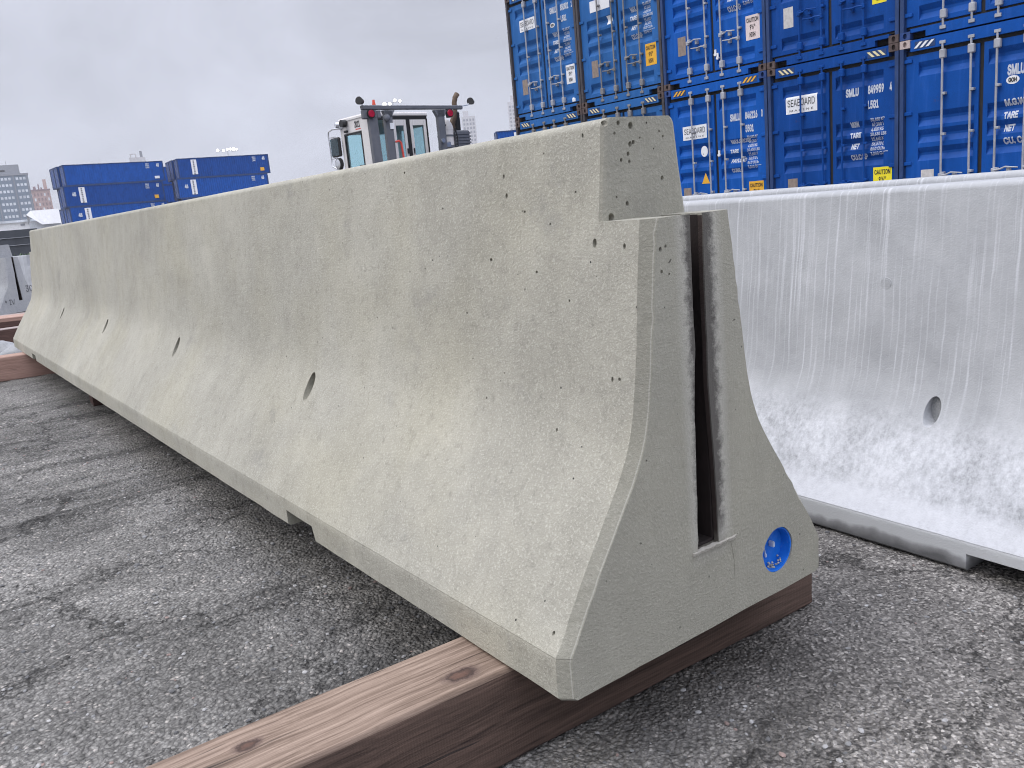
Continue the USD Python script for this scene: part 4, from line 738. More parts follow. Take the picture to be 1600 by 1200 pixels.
G = dict(
  c1=dict(stripes='decal_cream', plates=[((.415, 2.02, .985, 2.28), 'decal_white', SEAB, 0), tagp(), ((1.95, .60, 2.25, 1.01), 'decal_white', CAUT), ((2.09, .20, 2.20, .29), 'decal_white', None)],
          text=idtext('850802', '1', 'L5G1') + wt_text(('MAX', 'TARE', 'NET', 'CU.CAP'), VAL), oval=(1.60, 1.95, .085, .05, 'GOH'), seal=None),
  c2=dict(stripes='decal_cream', plates=[((.40, 1.93, 1.00, 2.16), 'decal_white', None), ((.88, 1.60, 1.02, 1.77), 'decal_white', None), tagp(), ((1.955, .57, 2.255, .995), 'decal_amber', CAUT)],
          text=idtext('846731', '5', 'L5G1') + wt_text(('MAX', 'TARE', 'NET', 'CU.CAP'), VAL)),
  c3=dict(stripes='decal_amber', plates=[tagp(u=.365), ((1.985, .58, 2.29, 1.00), 'decal_pink', CAUT), ((.40, 2.03, 1.0, 2.30), 'decal_white', SEAB, 0)], text=idtext('848114', '2', 'L5G1') + wt_text(('MAX', 'TARE', 'NET', 'CU.CAP'), VAL), seal=[(1.29, .47), (1.34, .40)]),
  c4=dict(stripes='decal_cream', plates=[((.325, .62, .52, .955), 'tag_grey', None), ((1.97, .655, 2.21, 1.03), 'decal_yellow', CAUT), ((.36, 2.03, .96, 2.30), 'decal_white', SEAB, 0)], text=idtext('847220', '7', 'L5G1') + wt_text(('MGW', 'TARE', 'NET', 'CU.CAP'), VAL)),
  c5=dict(stripes='decal_white', plates=[tagp('tag_grey'), ((1.97, .60, 2.28, 1.0), 'decal_yellow', CAUT)], text=idtext('845390', '3', 'L5G1') + wt_text(('M.G.W.', 'TARE', 'NET', 'CU. CAP.'), VAL)),
  t1=dict(stripes='decal_cream', plates=[tagp()], text=idtext('849027', '6', 'L5G1')),
  t2=dict(stripes='decal_cream', plates=[tagp()], text=idtext('843358', '0', 'L5G1')),
  t3=dict(stripes='decal_amber', plates=[((.39, 1.88, .995, 2.145), 'decal_white', SEAB, 0), ((1.955, .585, 2.285, .965), 'decal_amber', CAUT), tagp()], text=idtext('846226', '0', '55G1', u0=1.555, u1=1.90, z=2.115) + wt_text(('MAX.GROSS', 'TARE', 'PAYLOAD', 'CUBE'), VAL, ul=1.535, h=.062),
          oval=(.917, 1.625, .085, .105, 'P'), triangle=(.925, 1.0, .20, .21), seal=[(1.29, 1.52)]),
  t4=dict(stripes='decal_cream', plates=[((.335, 2.07, .96, 2.36), 'decal_white', SEAB, 0), ((1.985, .60, 2.31, 1.01), 'decal_yellow', CAUT), tagp()], text=idtext('849959', '4', 'L5G1', u0=1.49, u1=1.885, z=2.20) + wt_text(('MGW', 'TARE', 'NET', 'CU.CAP'), VAL)),
  t5=dict(stripes='decal_white', plates=[((.33, .56, .535, .905), 'tag_grey', None), ((1.97, .56, 2.28, .97), 'decal_yellow', CAUT)], text=idtext('845173', '8', 'L5G1', u0=1.57, u1=1.93, z=2.14, h=.13) + wt_text(('M.G.W.', 'TARE', 'NET', 'CU. CAP.'), VAL, ul=1.535, z=1.715, step=.18, h=.085), oval=(1.655, 2.065, .09, .06, 'GOH')))
LAB = dict(c1='faded blue container with a white caution sticker, left end of the upper row', c2='faded blue container in the upper row with an amber caution sticker, second from left',
  c3='bright blue container in the upper row with a pale pink caution sticker and galvanised bars', c4='deep blue container with blue-painted bars in the upper row, pale tag on its left door', c5='blue container at the right end of the upper row, only its door bottoms in view',
  t1='faded blue container at the left end of the lower row, mostly hidden', t2='faded blue container under the amber-stickered one, mostly hidden by the long barrier', t3='blue container numbered 846226 with an amber triangle sticker, lower row',
  t4='deep blue container numbered 849959 with yellow caution sticker, lower row', t5='blue container at the lower right with pale corner casting and an oval sticker')
ROWS = [('c1', 0, 1, 'blue_faded', 'post_rusty', 'casting_rust', 'galvanised'), ('c2', 1, 1, 'blue_faded', 'post_rusty', 'casting_rust', 'galvanised_dull'), ('c3', 2, 1, 'blue_bright', 'post_blue', 'casting_rust', 'galvanised'),
        ('c4', 3, 1, 'blue_deep', 'post_blue', 'casting_rust', 'blue_deep'), ('c5', 4, 1, 'blue_mid', 'post_blue', 'casting_blue', 'galvanised'),
        ('t1', 0, 0, 'blue_faded', 'post_rusty', 'casting_rust', 'galvanised_dull'), ('t2', 1, 0, 'blue_faded', 'post_rusty', 'casting_rust', 'galvanised_dull'), ('t3', 2, 0, 'blue_bright', 'post_blue', 'casting_blue', 'galvanised'),
        ('t4', 3, 0, 'blue_deep', 'post_blue', 'casting_rust', 'blue_deep'), ('t5', 4, 0, 'blue_mid', 'post_blue', 'casting_rust', 'galvanised')]
for key, k, tier, pm_, po, ca, ba in ROWS:
    container(k, tier, LAB[key], pm_, po, ca, ba, G[key], left_top_cast='casting_pale' if key == 't5' else None)

# ------------------------------------------------------------------ container stacks far off at left, long sides showing
FL = 13.716
def far_container(label, pnt):
    t = thing('shipping_container', label, 'container', (0, 0, -50), 0, 'far blue containers seen from their long side')
    b = MB()
    def side(y, out):
        n = 42; p = (FL - .3) / n; xs, ys = [], []
        for k in range(n):
            for f, e in ((0, 0), (.25, 0), (.5, 1), (.75, 1)): xs.append(.15 + (k + f) * p); ys.append(y - out * .036 * e)
        xs.append(FL - .15); ys.append(y); k = len(xs); v = np.vstack([np.c_[xs, ys, np.full(k, .15)], np.c_[xs, ys, np.full(k, CH - .1)]]); i = np.arange(k - 1); b.add(v, np.c_[i, i + 1, i + 1 + k, i + k])
    side(.02, -1); side(CW - .02, 1); b.box((.05, .05, CH - .06), (FL - .05, CW - .05, CH - .03)); b.box((.05, .05, .08), (FL - .05, CW - .05, .14)); b.box((FL - .06, .1, .1), (FL - .02, CW - .1, CH - .1))
    part('side_wall', b, pnt, t)
    f = MB()
    for x in (0, FL - .16):
        for y in (0, CW - .16): f.box((x, y, .0), (x + .16, y + .16, CH))
    for y in (0, CW - .08): f.box((.16, y, CH - .11), (FL - .16, y + .08, CH)); f.box((.16, y, .0), (FL - .16, y + .08, .14))
    f.box((0.0, .16, CH - .14), (.1, CW - .16, CH)); f.box((0, .16, 0), (.1, CW - .16, .16))
    part('frame', f, 'post_blue', t)
    for y0, y1 in ((.18, 1.20), (1.235, CW - .18)):
        d = part('door', MB().box((.06, y0, .17), (.11, y1, CH - .15)), pnt, t)
        for q in (.3, .75): part('locking_bar', MB().cyl((.03, y0 + (y1 - y0) * q, .1), (.03, y0 + (y1 - y0) * q, CH - .1), .022, 6), 'galvanised', d)
    return t
def far_decals(t, name_panel, num45, rend):
    """marks on the long side that faces the yard (local y = 0)"""
    Y0 = -.004
    if name_panel:
        part('name_panel', MB().box((2.0, Y0 - .004, .5), (2.8, Y0 + .02, CH - .25)), 'decal_white', t)
        lt = MB()
        for q, chh in enumerate('SEABOARD'): letters(lt, chh, 2.22, CH - .55 - q * .26, .17, lambda z: Y0 - .006, width=.32, lift=.004, bold=2)
        part('lettering', lt, 'pencil_mark', t)
    lt = MB()
    if num45: letters(lt, '45', 1.0, 1.5, .45, lambda z: Y0 - .004, width=.65, bold=3)
    for q in range(3): letters(lt, ('SMLU', '8452', 'L5G1')[q], FL - 2.6, 2.45 - q * .26, .16, lambda z: Y0 - .004, width=.6, bold=2)
    letters(lt, '45', FL - 1.1, 2.1, .42, lambda z: Y0 - .004, width=.55, bold=3)
    part('lettering', lt, 'letter_white', t)
    if rend == 1: part('height_mark', MB().box((FL - 1.5, Y0 - .003, .45), (FL - .9, Y0 + .02, .95)), 'decal_amber', t)
    elif rend == 2: part('height_mark', MB().box((FL - 1.5, Y0 - .003, .40), (FL - .8, Y0 + .02, .75)), 'decal_white', t)
def stack_frame(az0, D0, az1, D1):
    a, b = np.array(polar(az0, D0)), np.array(polar(az1, D1)); d = (b - a) / np.linalg.norm(b - a); return a, d, math.degrees(math.atan2(d[1], d[0]))
fa, da_, ra = stack_frame(9.64, 136.5, 15.11, 140.0); fb, db_, rb_ = stack_frame(15.93, 138.0, 21.6, 141.5)
spec = []
for nm, (o, d, r), tops in (('A', (fa, da_, ra), (3, 2, 1, 0)), ('B', (fb, db_, rb_), (3, 2, 1, 0))):
    n_ = np.array([-d[1], d[0]])
    for row in range(3):
        for tier in tops:
            if row and tier < (1 if nm == 'A' else 2): continue
            if nm == 'B' and row == 0 and tier < 1: continue
            spec.append((nm, row, tier, o + n_ * row * 2.5 + d * (.25 * ((tier * 7 + row * 3) % 3 - 1) if row else (0.0, -.5, -.2, -.35)[3 - tier]), r))
ordn = {3: 'top', 2: 'second from top', 1: 'third from top', 0: 'bottom'}
plain = None
for nm, row, tier, p, r in spec:
    st = 'left far stack' if nm == 'A' else 'right far stack'
    lab = f'{ordn[tier]} blue container of the {st}, ' + ('front row' if row == 0 else ('middle row' if row == 1 else 'back row'))
    if row == 0:
        t = far_container(lab, 'blue_mid' if (tier + (nm == 'B')) % 2 else 'blue_deep')
        far_decals(t, not (nm == 'A' and tier == 3), tier < 3, {('A', 3): 2, ('A', 2): 1, ('B', 3): 1}.get((nm, tier), 2))
        ops = UsdGeom.Xformable(t).GetOrderedXformOps(); ops[0].Set(Gf.Vec3d(p[0], p[1], tier * 2.896)); ops[1].Set(r)
    elif plain is None:
        plain = far_container(lab, 'blue_mid'); ops = UsdGeom.Xformable(plain).GetOrderedXformOps(); ops[0].Set(Gf.Vec3d(p[0], p[1], tier * 2.896)); ops[1].Set(r)
    else: dup(plain, (p[0], p[1], tier * 2.896), r, lab)
for tier in (3, 2):
    p = polar(14.35, 152); dup(plain, (p[0], p[1], tier * 2.896), ra, ('upper' if tier == 3 else 'lower') + ' blue container glimpsed in the gap between the two far stacks')
# one more, small between the machine and the container wall
o, d, r = stack_frame(36.04, 98, 43.0, 100)
for tier in (2, 1):
    q = far_container(['lower blue container far off between the machine and the container wall', 'small blue container far off between the machine and the container wall'][tier - 1], 'blue_mid'); far_decals(q, True, True, 2)
    ops = UsdGeom.Xformable(q).GetOrderedXformOps(); ops[0].Set(Gf.Vec3d(o[0], o[1], tier * 2.896)); ops[1].Set(r)

# ------------------------------------------------------------------ yard machine: local x along its side, y away, z up
mc = thing('yard_machine', 'white-cabbed yard machine with grey frame, round red lights and rusty exhaust behind the long barrier', 'machine', (7.755, 16.005, 0), math.degrees(math.atan2(.07765, .99698)))
P = lambda n, b, m, s=False, par=mc: part(n, b, m, par, smooth=s)
CX0, CX1, CY0, CY1, CB, CT = .42, 2.06, .50, 1.74, 1.55, 3.20
cab = MB()
for x, y, wx, wy in ((CX0, CY0, .17, .20), (CX1 - .10, CY0, .10, .12), (CX0, CY1 - .17, .10, .17), (CX1 - .12, CY1 - .14, .12, .14)): cab.box((x, y, CB), (x + wx, y + wy, CT - .04), .02)
cab.box((CX0, CY0, CB), (CX1, CY1, 2.0), .03)                                    # lower shell
cab.box((CX0, CY0 + .02, 2.87), (CX0 + .08, CY1 - .02, CT - .05), .01); cab.box((CX0 + .02, CY1 - .08, 2.87), (CX1 - .02, CY1, CT - .05), .01); cab.box((CX1 - .08, CY0 + .02, 2.92), (CX1, CY1 - .02, CT - .05), .01)
cab.box((CX0 + .15, CY0 + .01, 3.08), (CX1 - .02, CY0 + .08, CT - .05), .01)
P('cab_shell', cab, 'machine_white'); 
P('cab_roof', MB().box((CX0 - .02, CY0 - .02, CT - .07), (CX1 + .02, CY1 + .02, CT + .03), .03), 'machine_white')
P('window_seal', MB().box((CX0 - .006, .80, 2.02), (CX0 + .02, .845, 2.86)).box((CX0 - .006, 1.525, 2.02), (CX0 + .02, 1.57, 2.86)).box((CX0 - .006, .80, 2.83), (CX0 + .02, 1.57, 2.87)).box((CX0 - .006, .80, 1.99), (CX0 + .02, 1.57, 2.05)), 'machine_black')
P('side_panel', MB().box((CX0 + .001, .68, 2.0), (CX0 + .07, .80, 2.9)), 'machine_white')
P('window_pane', MB().quad((CX0 + .02, 1.57, 2.0), (CX0 + .02, .80, 2.0), (CX0 + .02, .80, 2.86), (CX0 + .02, 1.57, 2.86)), 'cab_glass')
P('window_pane', MB().quad((CX1 - .1, CY1 - .05, 2.0), (CX0 + .1, CY1 - .05, 2.0), (CX0 + .1, CY1 - .05, 2.9), (CX1 - .1, CY1 - .05, 2.9)), 'cab_glass')
P('window_pane', MB().quad((CX1 - .05, CY0 + .12, 2.0), (CX1 - .05, CY1 - .14, 2.0), (CX1 - .05, CY1 - .14, 2.95), (CX1 - .05, CY0 + .12, 2.95)), 'cab_glass')
# black surround and the two leaves of the door on the side that faces us
P('door_surround', MB().box((CX0 + .17, CY0 - .012, 2.0), (CX0 + .24, CY0 + .03, 3.09)).box((CX0 + .24, CY0 - .012, 3.06), (2.035, CY0 + .03, 3.14)).box((1.985, CY0 - .012, 2.0), (2.04, CY0 + .03, 3.08)).box((1.425, CY0 - .012, 2.0), (1.535, CY0 + .03, 3.07)), 'machine_black')
for x0, x1 in ((1.06, 1.425), (1.535, 1.985)):
    dr = P('door', MB().box((x0, CY0 - .03, 2.0), (x0 + .075, CY0 + .01, 3.06), .006).box((x1 - .075, CY0 - .03, 2.0), (x1, CY0 + .01, 3.06), .006).box((x0 + .075, CY0 - .03, 2.93), (x1 - .075, CY0 + .01, 3.06), .006), 'machine_white')
    part('pane', MB().quad((x0 + .07, CY0 - .01, 2.0), (x1 - .07, CY0 - .01, 2.0), (x1 - .07, CY0 - .01, 2.935), (x0 + .07, CY0 - .01, 2.935)), 'dark_glass', dr)
    part('handle', MB().box((x1 - .05 if x0 < 1.3 else x0 + .02, CY0 - .06, 2.30), (x1 - .02 if x0 < 1.3 else x0 + .05, CY0 - .03, 2.42), .006), 'machine_black', dr)
P('side_pane', MB().quad((CX0 + .24, CY0, 2.0), (1.06, CY0, 2.0), (1.06, CY0, 3.06), (CX0 + .24, CY0, 3.06)), 'dark_glass')
P('door_post', MB().box((1.0, CY0 - .015, 2.0), (1.06, CY0 + .02, 3.07)), 'machine_black')
seat = MB().box((1.0, .95, 2.0), (1.45, 1.35, 2.12), .04).box((1.36, .95, 2.1), (1.47, 1.35, 2.62), .04).box((1.37, 1.03, 2.62), (1.46, 1.27, 2.80), .03)
P('seat', seat, 'seat_fabric'); P('console', MB().box((.62, .80, 2.0), (.95, 1.45, 2.16), .03).box((.75, 1.1, 2.1), (.80, 1.15, 2.3)), 'machine_black')
wh = MB(); t = np.linspace(0, 2 * np.pi, 25); wh.tube(np.c_[.86 + .07 * np.cos(t) * .6, 1.10 + .17 * np.sin(t) , 2.36 + .16 * np.cos(t)], .014, 6)
for a in (0.4, 2.5, 4.6): wh.cyl((.86, 1.10, 2.36), (.86 + .04 * math.cos(a), 1.10 + .17 * math.sin(a), 2.36 + .16 * math.cos(a)), .012, 5)
P('steering_wheel', wh, 'machine_black')
P('number_marking', letters(MB(), '2021', 0, 0, .13, lambda z: 0, width=.26, bold=1), 'machine_black')
# turn the number onto the left face: x -> -y
np_ = stage.GetPrimAtPath(str(mc.GetPath()) + '/number_marking'); X_ = UsdGeom.Xformable(np_); X_.AddTranslateOp().Set(Gf.Vec3d(CX0 - .002, 1.08, 2.97)); X_.AddRotateZOp().Set(-90.0)
P('number_underline', MB().box((CX0 - .002, .82, 2.915), (CX0 + .004, 1.04, 2.935)), 'grab_red')
# grey guard frame beside the cab
P('guard_rail', MB().box((-.02, -.05, 3.215), (2.72, .05, 3.305), .015), 'machine_grey')
P('light_bracket', MB().box((-.02, -.05, 3.02), (.34, .05, 3.21), .02).box((.34, -.045, 3.04), (.44, .045, 3.2), .01), 'machine_grey')
for x0, x1, zt_, kx in ((.12, .33, 3.05, .03), (.535, .72, 3.20, -.02), (1.97, 2.15, 3.20, .0)):
    pb = MB(); pb.add([(x0, -.05, zt_), (x1, -.05, zt_), (x1, .05, zt_), (x0, .05, zt_), (x0 + kx, -.05, 1.2), (x1 + kx, -.05, 1.2), (x1 + kx, .05, 1.2), (x0 + kx, .05, 1.2)], [[0, 1, 2, 3], [7, 6, 5, 4], [0, 4, 5, 1], [1, 5, 6, 2], [2, 6, 7, 3], [3, 7, 4, 0]])
    P('guard_post', pb, 'machine_grey')
gs = MB(); gs.add([(.50, -.05, 3.2), (.80, -.05, 3.2), (.70, -.05, 3.05), (.56, -.05, 3.05), (.50, .05, 3.2), (.80, .05, 3.2), (.70, .05, 3.05), (.56, .05, 3.05)], [[3, 2, 1, 0], [4, 5, 6, 7], [0, 1, 5, 4], [1, 2, 6, 5], [2, 3, 7, 6], [3, 0, 4, 7]])
gs.add([(1.88, -.05, 3.2), (2.25, -.05, 3.2), (2.15, -.05, 3.05), (1.97, -.05, 3.05), (1.88, .05, 3.2), (2.25, .05, 3.2), (2.15, .05, 3.05), (1.97, .05, 3.05)], [[3, 2, 1, 0], [4, 5, 6, 7], [0, 1, 5, 4], [1, 2, 6, 5], [2, 3, 7, 6], [3, 0, 4, 7]])
P('gusset', gs, 'machine_grey')
for x, z in ((.171, 3.125), (2.30, 3.125)):
    h = P('rear_light', MB().cyl((x, -.02, z), (x, -.085, z), .098, 20), 'machine_black'); part('lens', MB().cyl((x, -.085, z), (x, -.10, z), .080, 20, .072), 'lamp_red', h)
P('light_mount', MB().box((2.25, -.03, 3.03), (2.36, .03, 3.22), .01), 'machine_grey')
P('round_vent', MB().cyl((.545, -.06, 3.03), (.545, -.12, 3.03), .075, 16), 'machine_grey', True)
P('white_plate', MB().box((.63, -.062, 2.80), (.73, -.051, 2.93)), 'decal_white')
P('beacon', MB().cyl((.315, 0, 3.315), (.315, 0, 3.34), .04, 12).cyl((.315, 0, 3.34), (.315, 0, 3.42), .034, 12, .026), 'beacon_orange', False)
for x, sx in ((-.04, -1), (3.0, 1)):
    w = P('work_lamp', MB().cyl((x - .04, -.04, 3.40), (x + .07, .02, 3.385), .085, 14, .06), 'machine_black', False); part('bracket', MB().tube([(x + (.06 if sx < 0 else -.02), 0, 3.36), (x - sx * .0 + (.06 if sx < 0 else -.10), 0, 3.32), ((.02, 2.70)[sx > 0], 0, 3.29)], .016, 6), 'chrome', w)
P('grab_handle', MB().tube([(.70, -.09, 2.52), (.78, -.11, 2.54), (.83, -.11, 2.50), (.85, -.11, 2.30), (.87, -.11, 2.0)], .024, 8), 'grab_red', True)
# exhaust, muffler, air intake behind the frame
P('exhaust_pipe', MB().tube([(2.60, .25, 2.70), (2.60, .25, 2.82), (2.58, .25, 2.90), (2.63, .25, 3.02), (2.69, .25, 3.10), (2.71, .25, 3.25), (2.71, .25, 3.40), (2.75, .25, 3.52), (2.82, .25, 3.60)], [.065, .065, .07, .07, .065, .06, .06, .06, .065], 12), 'exhaust_rust', True)
P('heat_shield', MB().box((2.68, .18, 2.75), (2.80, .34, 3.20), .03), 'machine_black')
hs = MB().box((2.47, -.0, 2.0), (2.90, .7, 2.75), .03)
for q in range(9): hs.box((2.455, -.012, 2.10 + q * .07), (2.90, .70, 2.135 + q * .07))
P('engine_grille', hs, 'machine_grey')
ai = MB().cyl((2.32, .2, 1.9), (2.32, .2, 2.78), .19, 20); t = np.linspace(0, np.pi / 2, 7)
for a, b_ in zip(t[:-1], t[1:]): ai.cyl((2.32, .2, 2.78 + .25 * math.sin(a)), (2.32, .2, 2.78 + .25 * math.sin(b_)), .19 * math.cos(a) + .005, 20, .19 * math.cos(b_) + .005)
P('air_intake', ai, 'machine_white', 40)
P('intake_band', MB().cyl((2.32, .2, 2.35), (2.32, .2, 2.42), .198, 20).cyl((2.32, .2, 2.62), (2.32, .2, 2.66), .198, 20), 'machine_grey', 40)
P('hose', MB().tube([(2.20, .02, 2.86), (2.14, 0, 2.95), (2.10, .02, 2.75), (2.15, .05, 2.55)], .03, 8).tube([(2.46, .0, 2.80), (2.50, 0, 2.6), (2.49, .0, 2.3)], .022, 8), 'machine_black', True)
P('fitting', MB().cyl((2.02, -.06, 2.52), (2.02, -.10, 2.52), .05, 12).box((2.12, -.02, 2.36), (2.3, .1, 2.5), .02), 'chrome')
# mirror on its arm at the cab's left
P('mirror_arm', MB().tube([(CX0, 1.60, 3.02), (CX0 - .05, 2.0, 3.04), (CX0 - .05, 2.19, 3.0), (CX0 - .05, 2.22, 2.9), (CX0 - .05, 2.21, 2.5), (CX0 - .05, 2.20, 2.2), (CX0 - .02, 1.75, 2.05)], .018, 7).tube([(CX0 - .05, 2.21, 2.87), (CX0 - .05, 1.9, 2.86)], .012, 6).tube([(CX0 - .05, 2.21, 2.38), (CX0 - .05, 1.9, 2.38)], .012, 6), 'chrome', True)
mr = P('mirror', MB().box((CX0 - .10, 1.70, 2.40), (CX0 - .02, 2.10, 2.84), .03), 'machine_black'); part('glass', MB().box((CX0 - .108, 1.73, 2.43), (CX0 - .101, 2.07, 2.81)), 'dark_glass', mr)
mr = P('mirror', MB().cyl((CX0 - .10, 1.86, 2.24), (CX0 - .02, 1.86, 2.24), .12, 16, .14), 'machine_black'); part('glass', MB().cyl((CX0 - .115, 1.86, 2.24), (CX0 - .10, 1.86, 2.24), .06, 16, .11), 'chrome', mr)
hl = P('head_lamp', MB().cyl((CX0 - .03, 1.42, 3.10), (CX0 - .14, 1.42, 3.10), .085, 14), 'machine_black'); part('bracket', MB().tube([(CX0, 1.55, 3.02), (CX0 - .06, 1.6, 3.08), (CX0 - .06, 1.45, 3.10)], .018, 6), 'chrome', hl)
hl = P('head_lamp', MB().cyl((CX0 - .05, 1.68, 3.10), (CX0 - .13, 1.70, 3.10), .075, 14, .06), 'chrome'); part('bracket', MB().cyl((CX0, 1.66, 3.0), (CX0 - .08, 1.69, 3.06), .018, 6), 'chrome', hl)
P('wiper_motor', MB().box((CX0 - .05, 1.38, 2.90), (CX0 + .01, 1.50, 2.95), .01), 'machine_black')
# body and wheels below, mostly out of sight behind the barrier
P('chassis', MB().box((-1.6, .1, .75), (5.2, 2.3, 1.55), .06), 'machine_grey'); P('bonnet', MB().box((2.95, .3, 1.5), (5.0, 2.0, 2.25), .08), 'machine_white')
for x in (-.7, 3.9):
    for y in (-.25, 2.15):
        w = P('wheel', MB().cyl((x, y, .80), (x, y + .5, .80), .80, 28), 'rubber'); part('rim', MB().cyl((x, y - .02, .80), (x, y + .52, .80), .42, 24), 'machine_white', w)

# ------------------------------------------------------------------ far buildings, masts
def block(name, label, cat, az0, az1, D, z1, depth, wallm, group=None):
    p, q = np.array(polar(az0, D)), np.array(polar(az1, D)); d = (q - p) / np.linalg.norm(q - p)
    t = thing(name, label, cat, (p[0], p[1], 0), math.degrees(math.atan2(d[1], d[0]))); W = np.linalg.norm(q - p)
    part('wall', MB().box((0, 0, 0), (W, depth, z1)), wallm, t)
    return t, W
D = 537.
tw, W = block('office_tower', 'tall grey-blue tower block with rows of windows at the far left', 'building', 4.6, 7.78, D, 38.6, 18, 'tower_cladding')
part('parapet', MB().box((-.3, -.3, 38.6), (W + .3, 18.3, 39.5)), 'tower_grey', tw)
ph = part('penthouse', MB().box((W - 15.5, 3, 39.5), (W - 3.4, 15, 44.4)), 'tower_grey', tw); part('vent', MB().box((W - 12.5, 2.9, 41.0), (W - 10.3, 3.05, 41.8)), 'machine_black', ph); part('rod', MB().cyl((W - 9, 6, 44.4), (W - 9, 6, 47), .12, 6), 'tower_grey', ph); part('lift_head', MB().box((W - 20, 4, 39.5), (W - 14.8, 12, 46.5)), 'tower_grey', tw)
for fl in range(11):
    z = 3.4 + fl * 3.28
    bays = [W - 1.2 - q * 1.75 for q in range(15)]
    for q, x in enumerate(bays):
        if q % 5 == 3: continue
        part('window', MB().box((x - 1.25, -.06, z), (x - .1, .02, z + 1.35)), 'tower_window', tw)
for x in (W - .6, W - 7.0, W - 15.8): part('pier', MB().box((x - .25, -.3, 0), (x + .25, 0, 38.6)), 'tower_grey', tw)
D = 690.
pk, W = block('brick_building', 'pinkish brick building with small rooftop turrets, right of the tower block', 'building', 7.6, 8.75, D, zt(.0545, D), 14, 'pink_brick')
zt0 = zt(.0545, D)
for a, h, w in ((7.98, 2.4, 1.7), (8.2, 3.8, .9), (8.33, 1.6, 1.0)):
    u = (a - 7.6) / 1.15 * W; part('turret', MB().box((u - w / 2, 1, zt0), (u + w / 2, 3, zt0 + h)), 'pink_dark', pk)
part('stair_tower', MB().box((W * (8.46 - 7.6) / 1.15, 2, zt0), (W * (8.64 - 7.6) / 1.15, 8, zt(.0646, D))), 'pink_brick', pk)
part('cornice', MB().box((-.3, -.4, zt0 - .6), (W + .3, 0, zt0 + .3)), 'pink_dark', pk)
for fl in range(7):
    for q in range(6):
        part('window', MB().box((1.4 + q * 2.1, -.08, zt0 - 4.4 - fl * 3.3), (2.4 + q * 2.1, .02, zt0 - 2.4 - fl * 3.3)), 'pink_dark' if (fl * 3 + q) % 4 else 'tower_window', pk)
D = 200.
sh, W = block('white_shed', 'low white warehouse in front of the tower block at far left', 'building', 3.5, 8.9, D, zt(.0255, D), 25, 'shed_white')
part('roof_edge', MB().box((-.2, -.25, zt(.0240, D)), (W + .2, 0, zt(.0262, D))), 'tower_window', sh); part('wall_vent', MB().box((W * .63, -.1, zt(.0205, D)), (W * .63 + .8, 0, zt(.0225, D))), 'tower_grey', sh)
D = 190.
gb_ = thing('gabled_shed', 'white gabled shed roof rising above the low warehouse at far left', 'building', (*polar(7.35, D), 0), -8)
za, zb_ = zt(.0345, D), zt(.02, D)
part('roof', MB().add([(.6, 0, za), (5.5, 0, za), (5.5, 8, za), (.6, 8, za), (-.2, -1, zb_ + 2), (2.2, -1.2, zb_), (5.9, -1.2, zb_), (-.2, 8, zb_)], [[0, 1, 2, 3], [0, 5, 6, 1], [0, 4, 5, 5], [3, 7, 4, 0]]), 'shed_white', gb_)
part('wall', MB().box((0, 0, 0), (5.4, 7.8, zb_ + .5)), 'tower_window', gb_)
rt_, W = block('distant_block', 'pale distant roof structure peeping over the left far container stack', 'building', 13.3, 14.2, 520, zt(.0805, 520), 8, 'far_pale')
zr_ = zt(.0805, 520); part('roof_frame', MB().box((.6, 0, zr_), (1.2, 1, zr_ + 1.6)).box((3.2, 0, zr_), (3.8, 1, zr_ + 1.6)).box((.6, 0, zr_ + 1.5), (3.8, 1, zr_ + 2.0)), 'far_pale', rt_); part('chimney', MB().box((5.6, 0, zr_), (7.0, 1.5, zr_ + 3.2)), 'tower_grey', rt_)
t3_, W = block('distant_tower', 'pale hazy tower behind the exhaust of the yard machine', 'building', 33.9, 34.78, 880, zt(.0975, 880), 14, 'far_pale'); part('top_storey', MB().box((1.5, 1, zt(.0975, 880)), (7, 9, zt(.1035, 880))), 'far_pale', t3_)
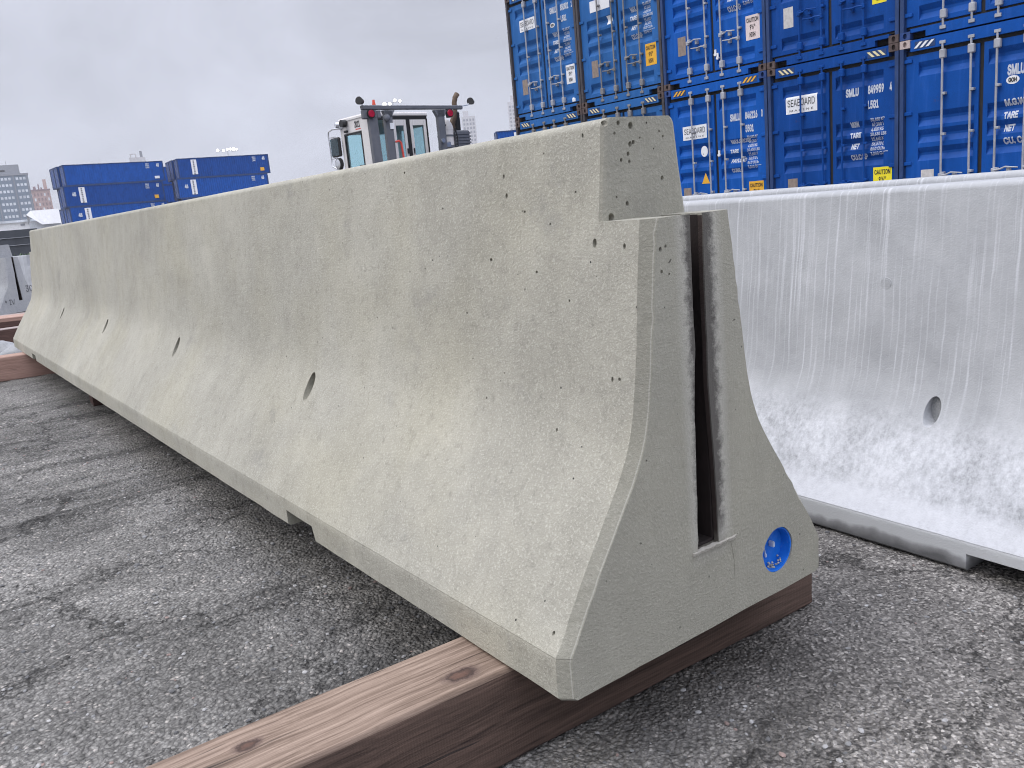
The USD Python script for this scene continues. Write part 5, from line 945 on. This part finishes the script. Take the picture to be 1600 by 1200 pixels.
for fl in range(20):
    for q in range(4): part('window', MB().box((1.3 + q * 3.1, -.1, 8 + fl * 3.9), (3.1 + q * 3.1, .02, 10.2 + fl * 3.9)), 'tower_grey', t3_)
t4_, W = block('distant_tower', 'pale hazy slim tower at the left edge of the container wall', 'building', 36.95, 38.2, 900, zt(.1085, 900), 14, 'far_pale'); part('top_storey', MB().box((3.0, 1, zt(.1085, 900)), (10, 9, zt(.1155, 900))), 'far_pale', t4_)
for fl in range(24):
    for q in range(4): part('window', MB().box((1.3 + q * 3.4, -.1, 8 + fl * 3.7), (3.1 + q * 3.4, .02, 10.0 + fl * 3.7)), 'tower_grey', t4_)
def mast(label, az, D, z, lamps):
    x, y = polar(az, D); t = thing('light_mast', label, 'light mast', (x, y, 0), -az)
    part('pole', MB().cyl((0, 0, 0), (0, 0, z), .16, 8, .08), 'mast_grey', t)
    hd = part('lamp_bar', MB().box((min(l[0] for l in lamps), -.06, z - .06), (max(l[0] for l in lamps), .06, z + .02)), 'mast_grey', t)
    for u, dz, r in lamps:
        p = part('floodlight', MB().box((u - r, -.05, z + dz - r), (u + r, .3, z + dz + r), .05), 'mast_grey', t); part('lens', MB().cyl((u, -.10, z + dz), (u, -.06, z + dz), r * .92, 12), 'floodlight_glow', p)
mast('lit floodlight mast far behind the right far container stack', 19.0, 240, zt(.0822, 240), [(-2.4, 0, .42), (-1.0, -.15, .36), (0, .1, .36), (.8, .1, .36), (1.6, .0, .5), (2.3, -.05, .3)])
mast('lit floodlight mast seen above the guard rail of the yard machine', 29.6, 200, zt(.1195, 200), [(-1.9, -.35, .55), (-.7, -.3, .40), (.5, .35, .40), (1.6, .15, .36)])

# ------------------------------------------------------------------ haze
HAZE = 0.00022
if HAZE:
    mat('haze', {'v': ('principled_volume', {'color': (0.93, 0.95, 1.0), 'density': HAZE, 'anisotropy': 0.2})}, [], surface=None, volume='v.volume')
    tag(part('haze', MB().box((-1600, -1600, -1.2), (1600, 1600, 130)), 'haze'), 'thin pale haze over the yard', 'haze', kind='stuff')
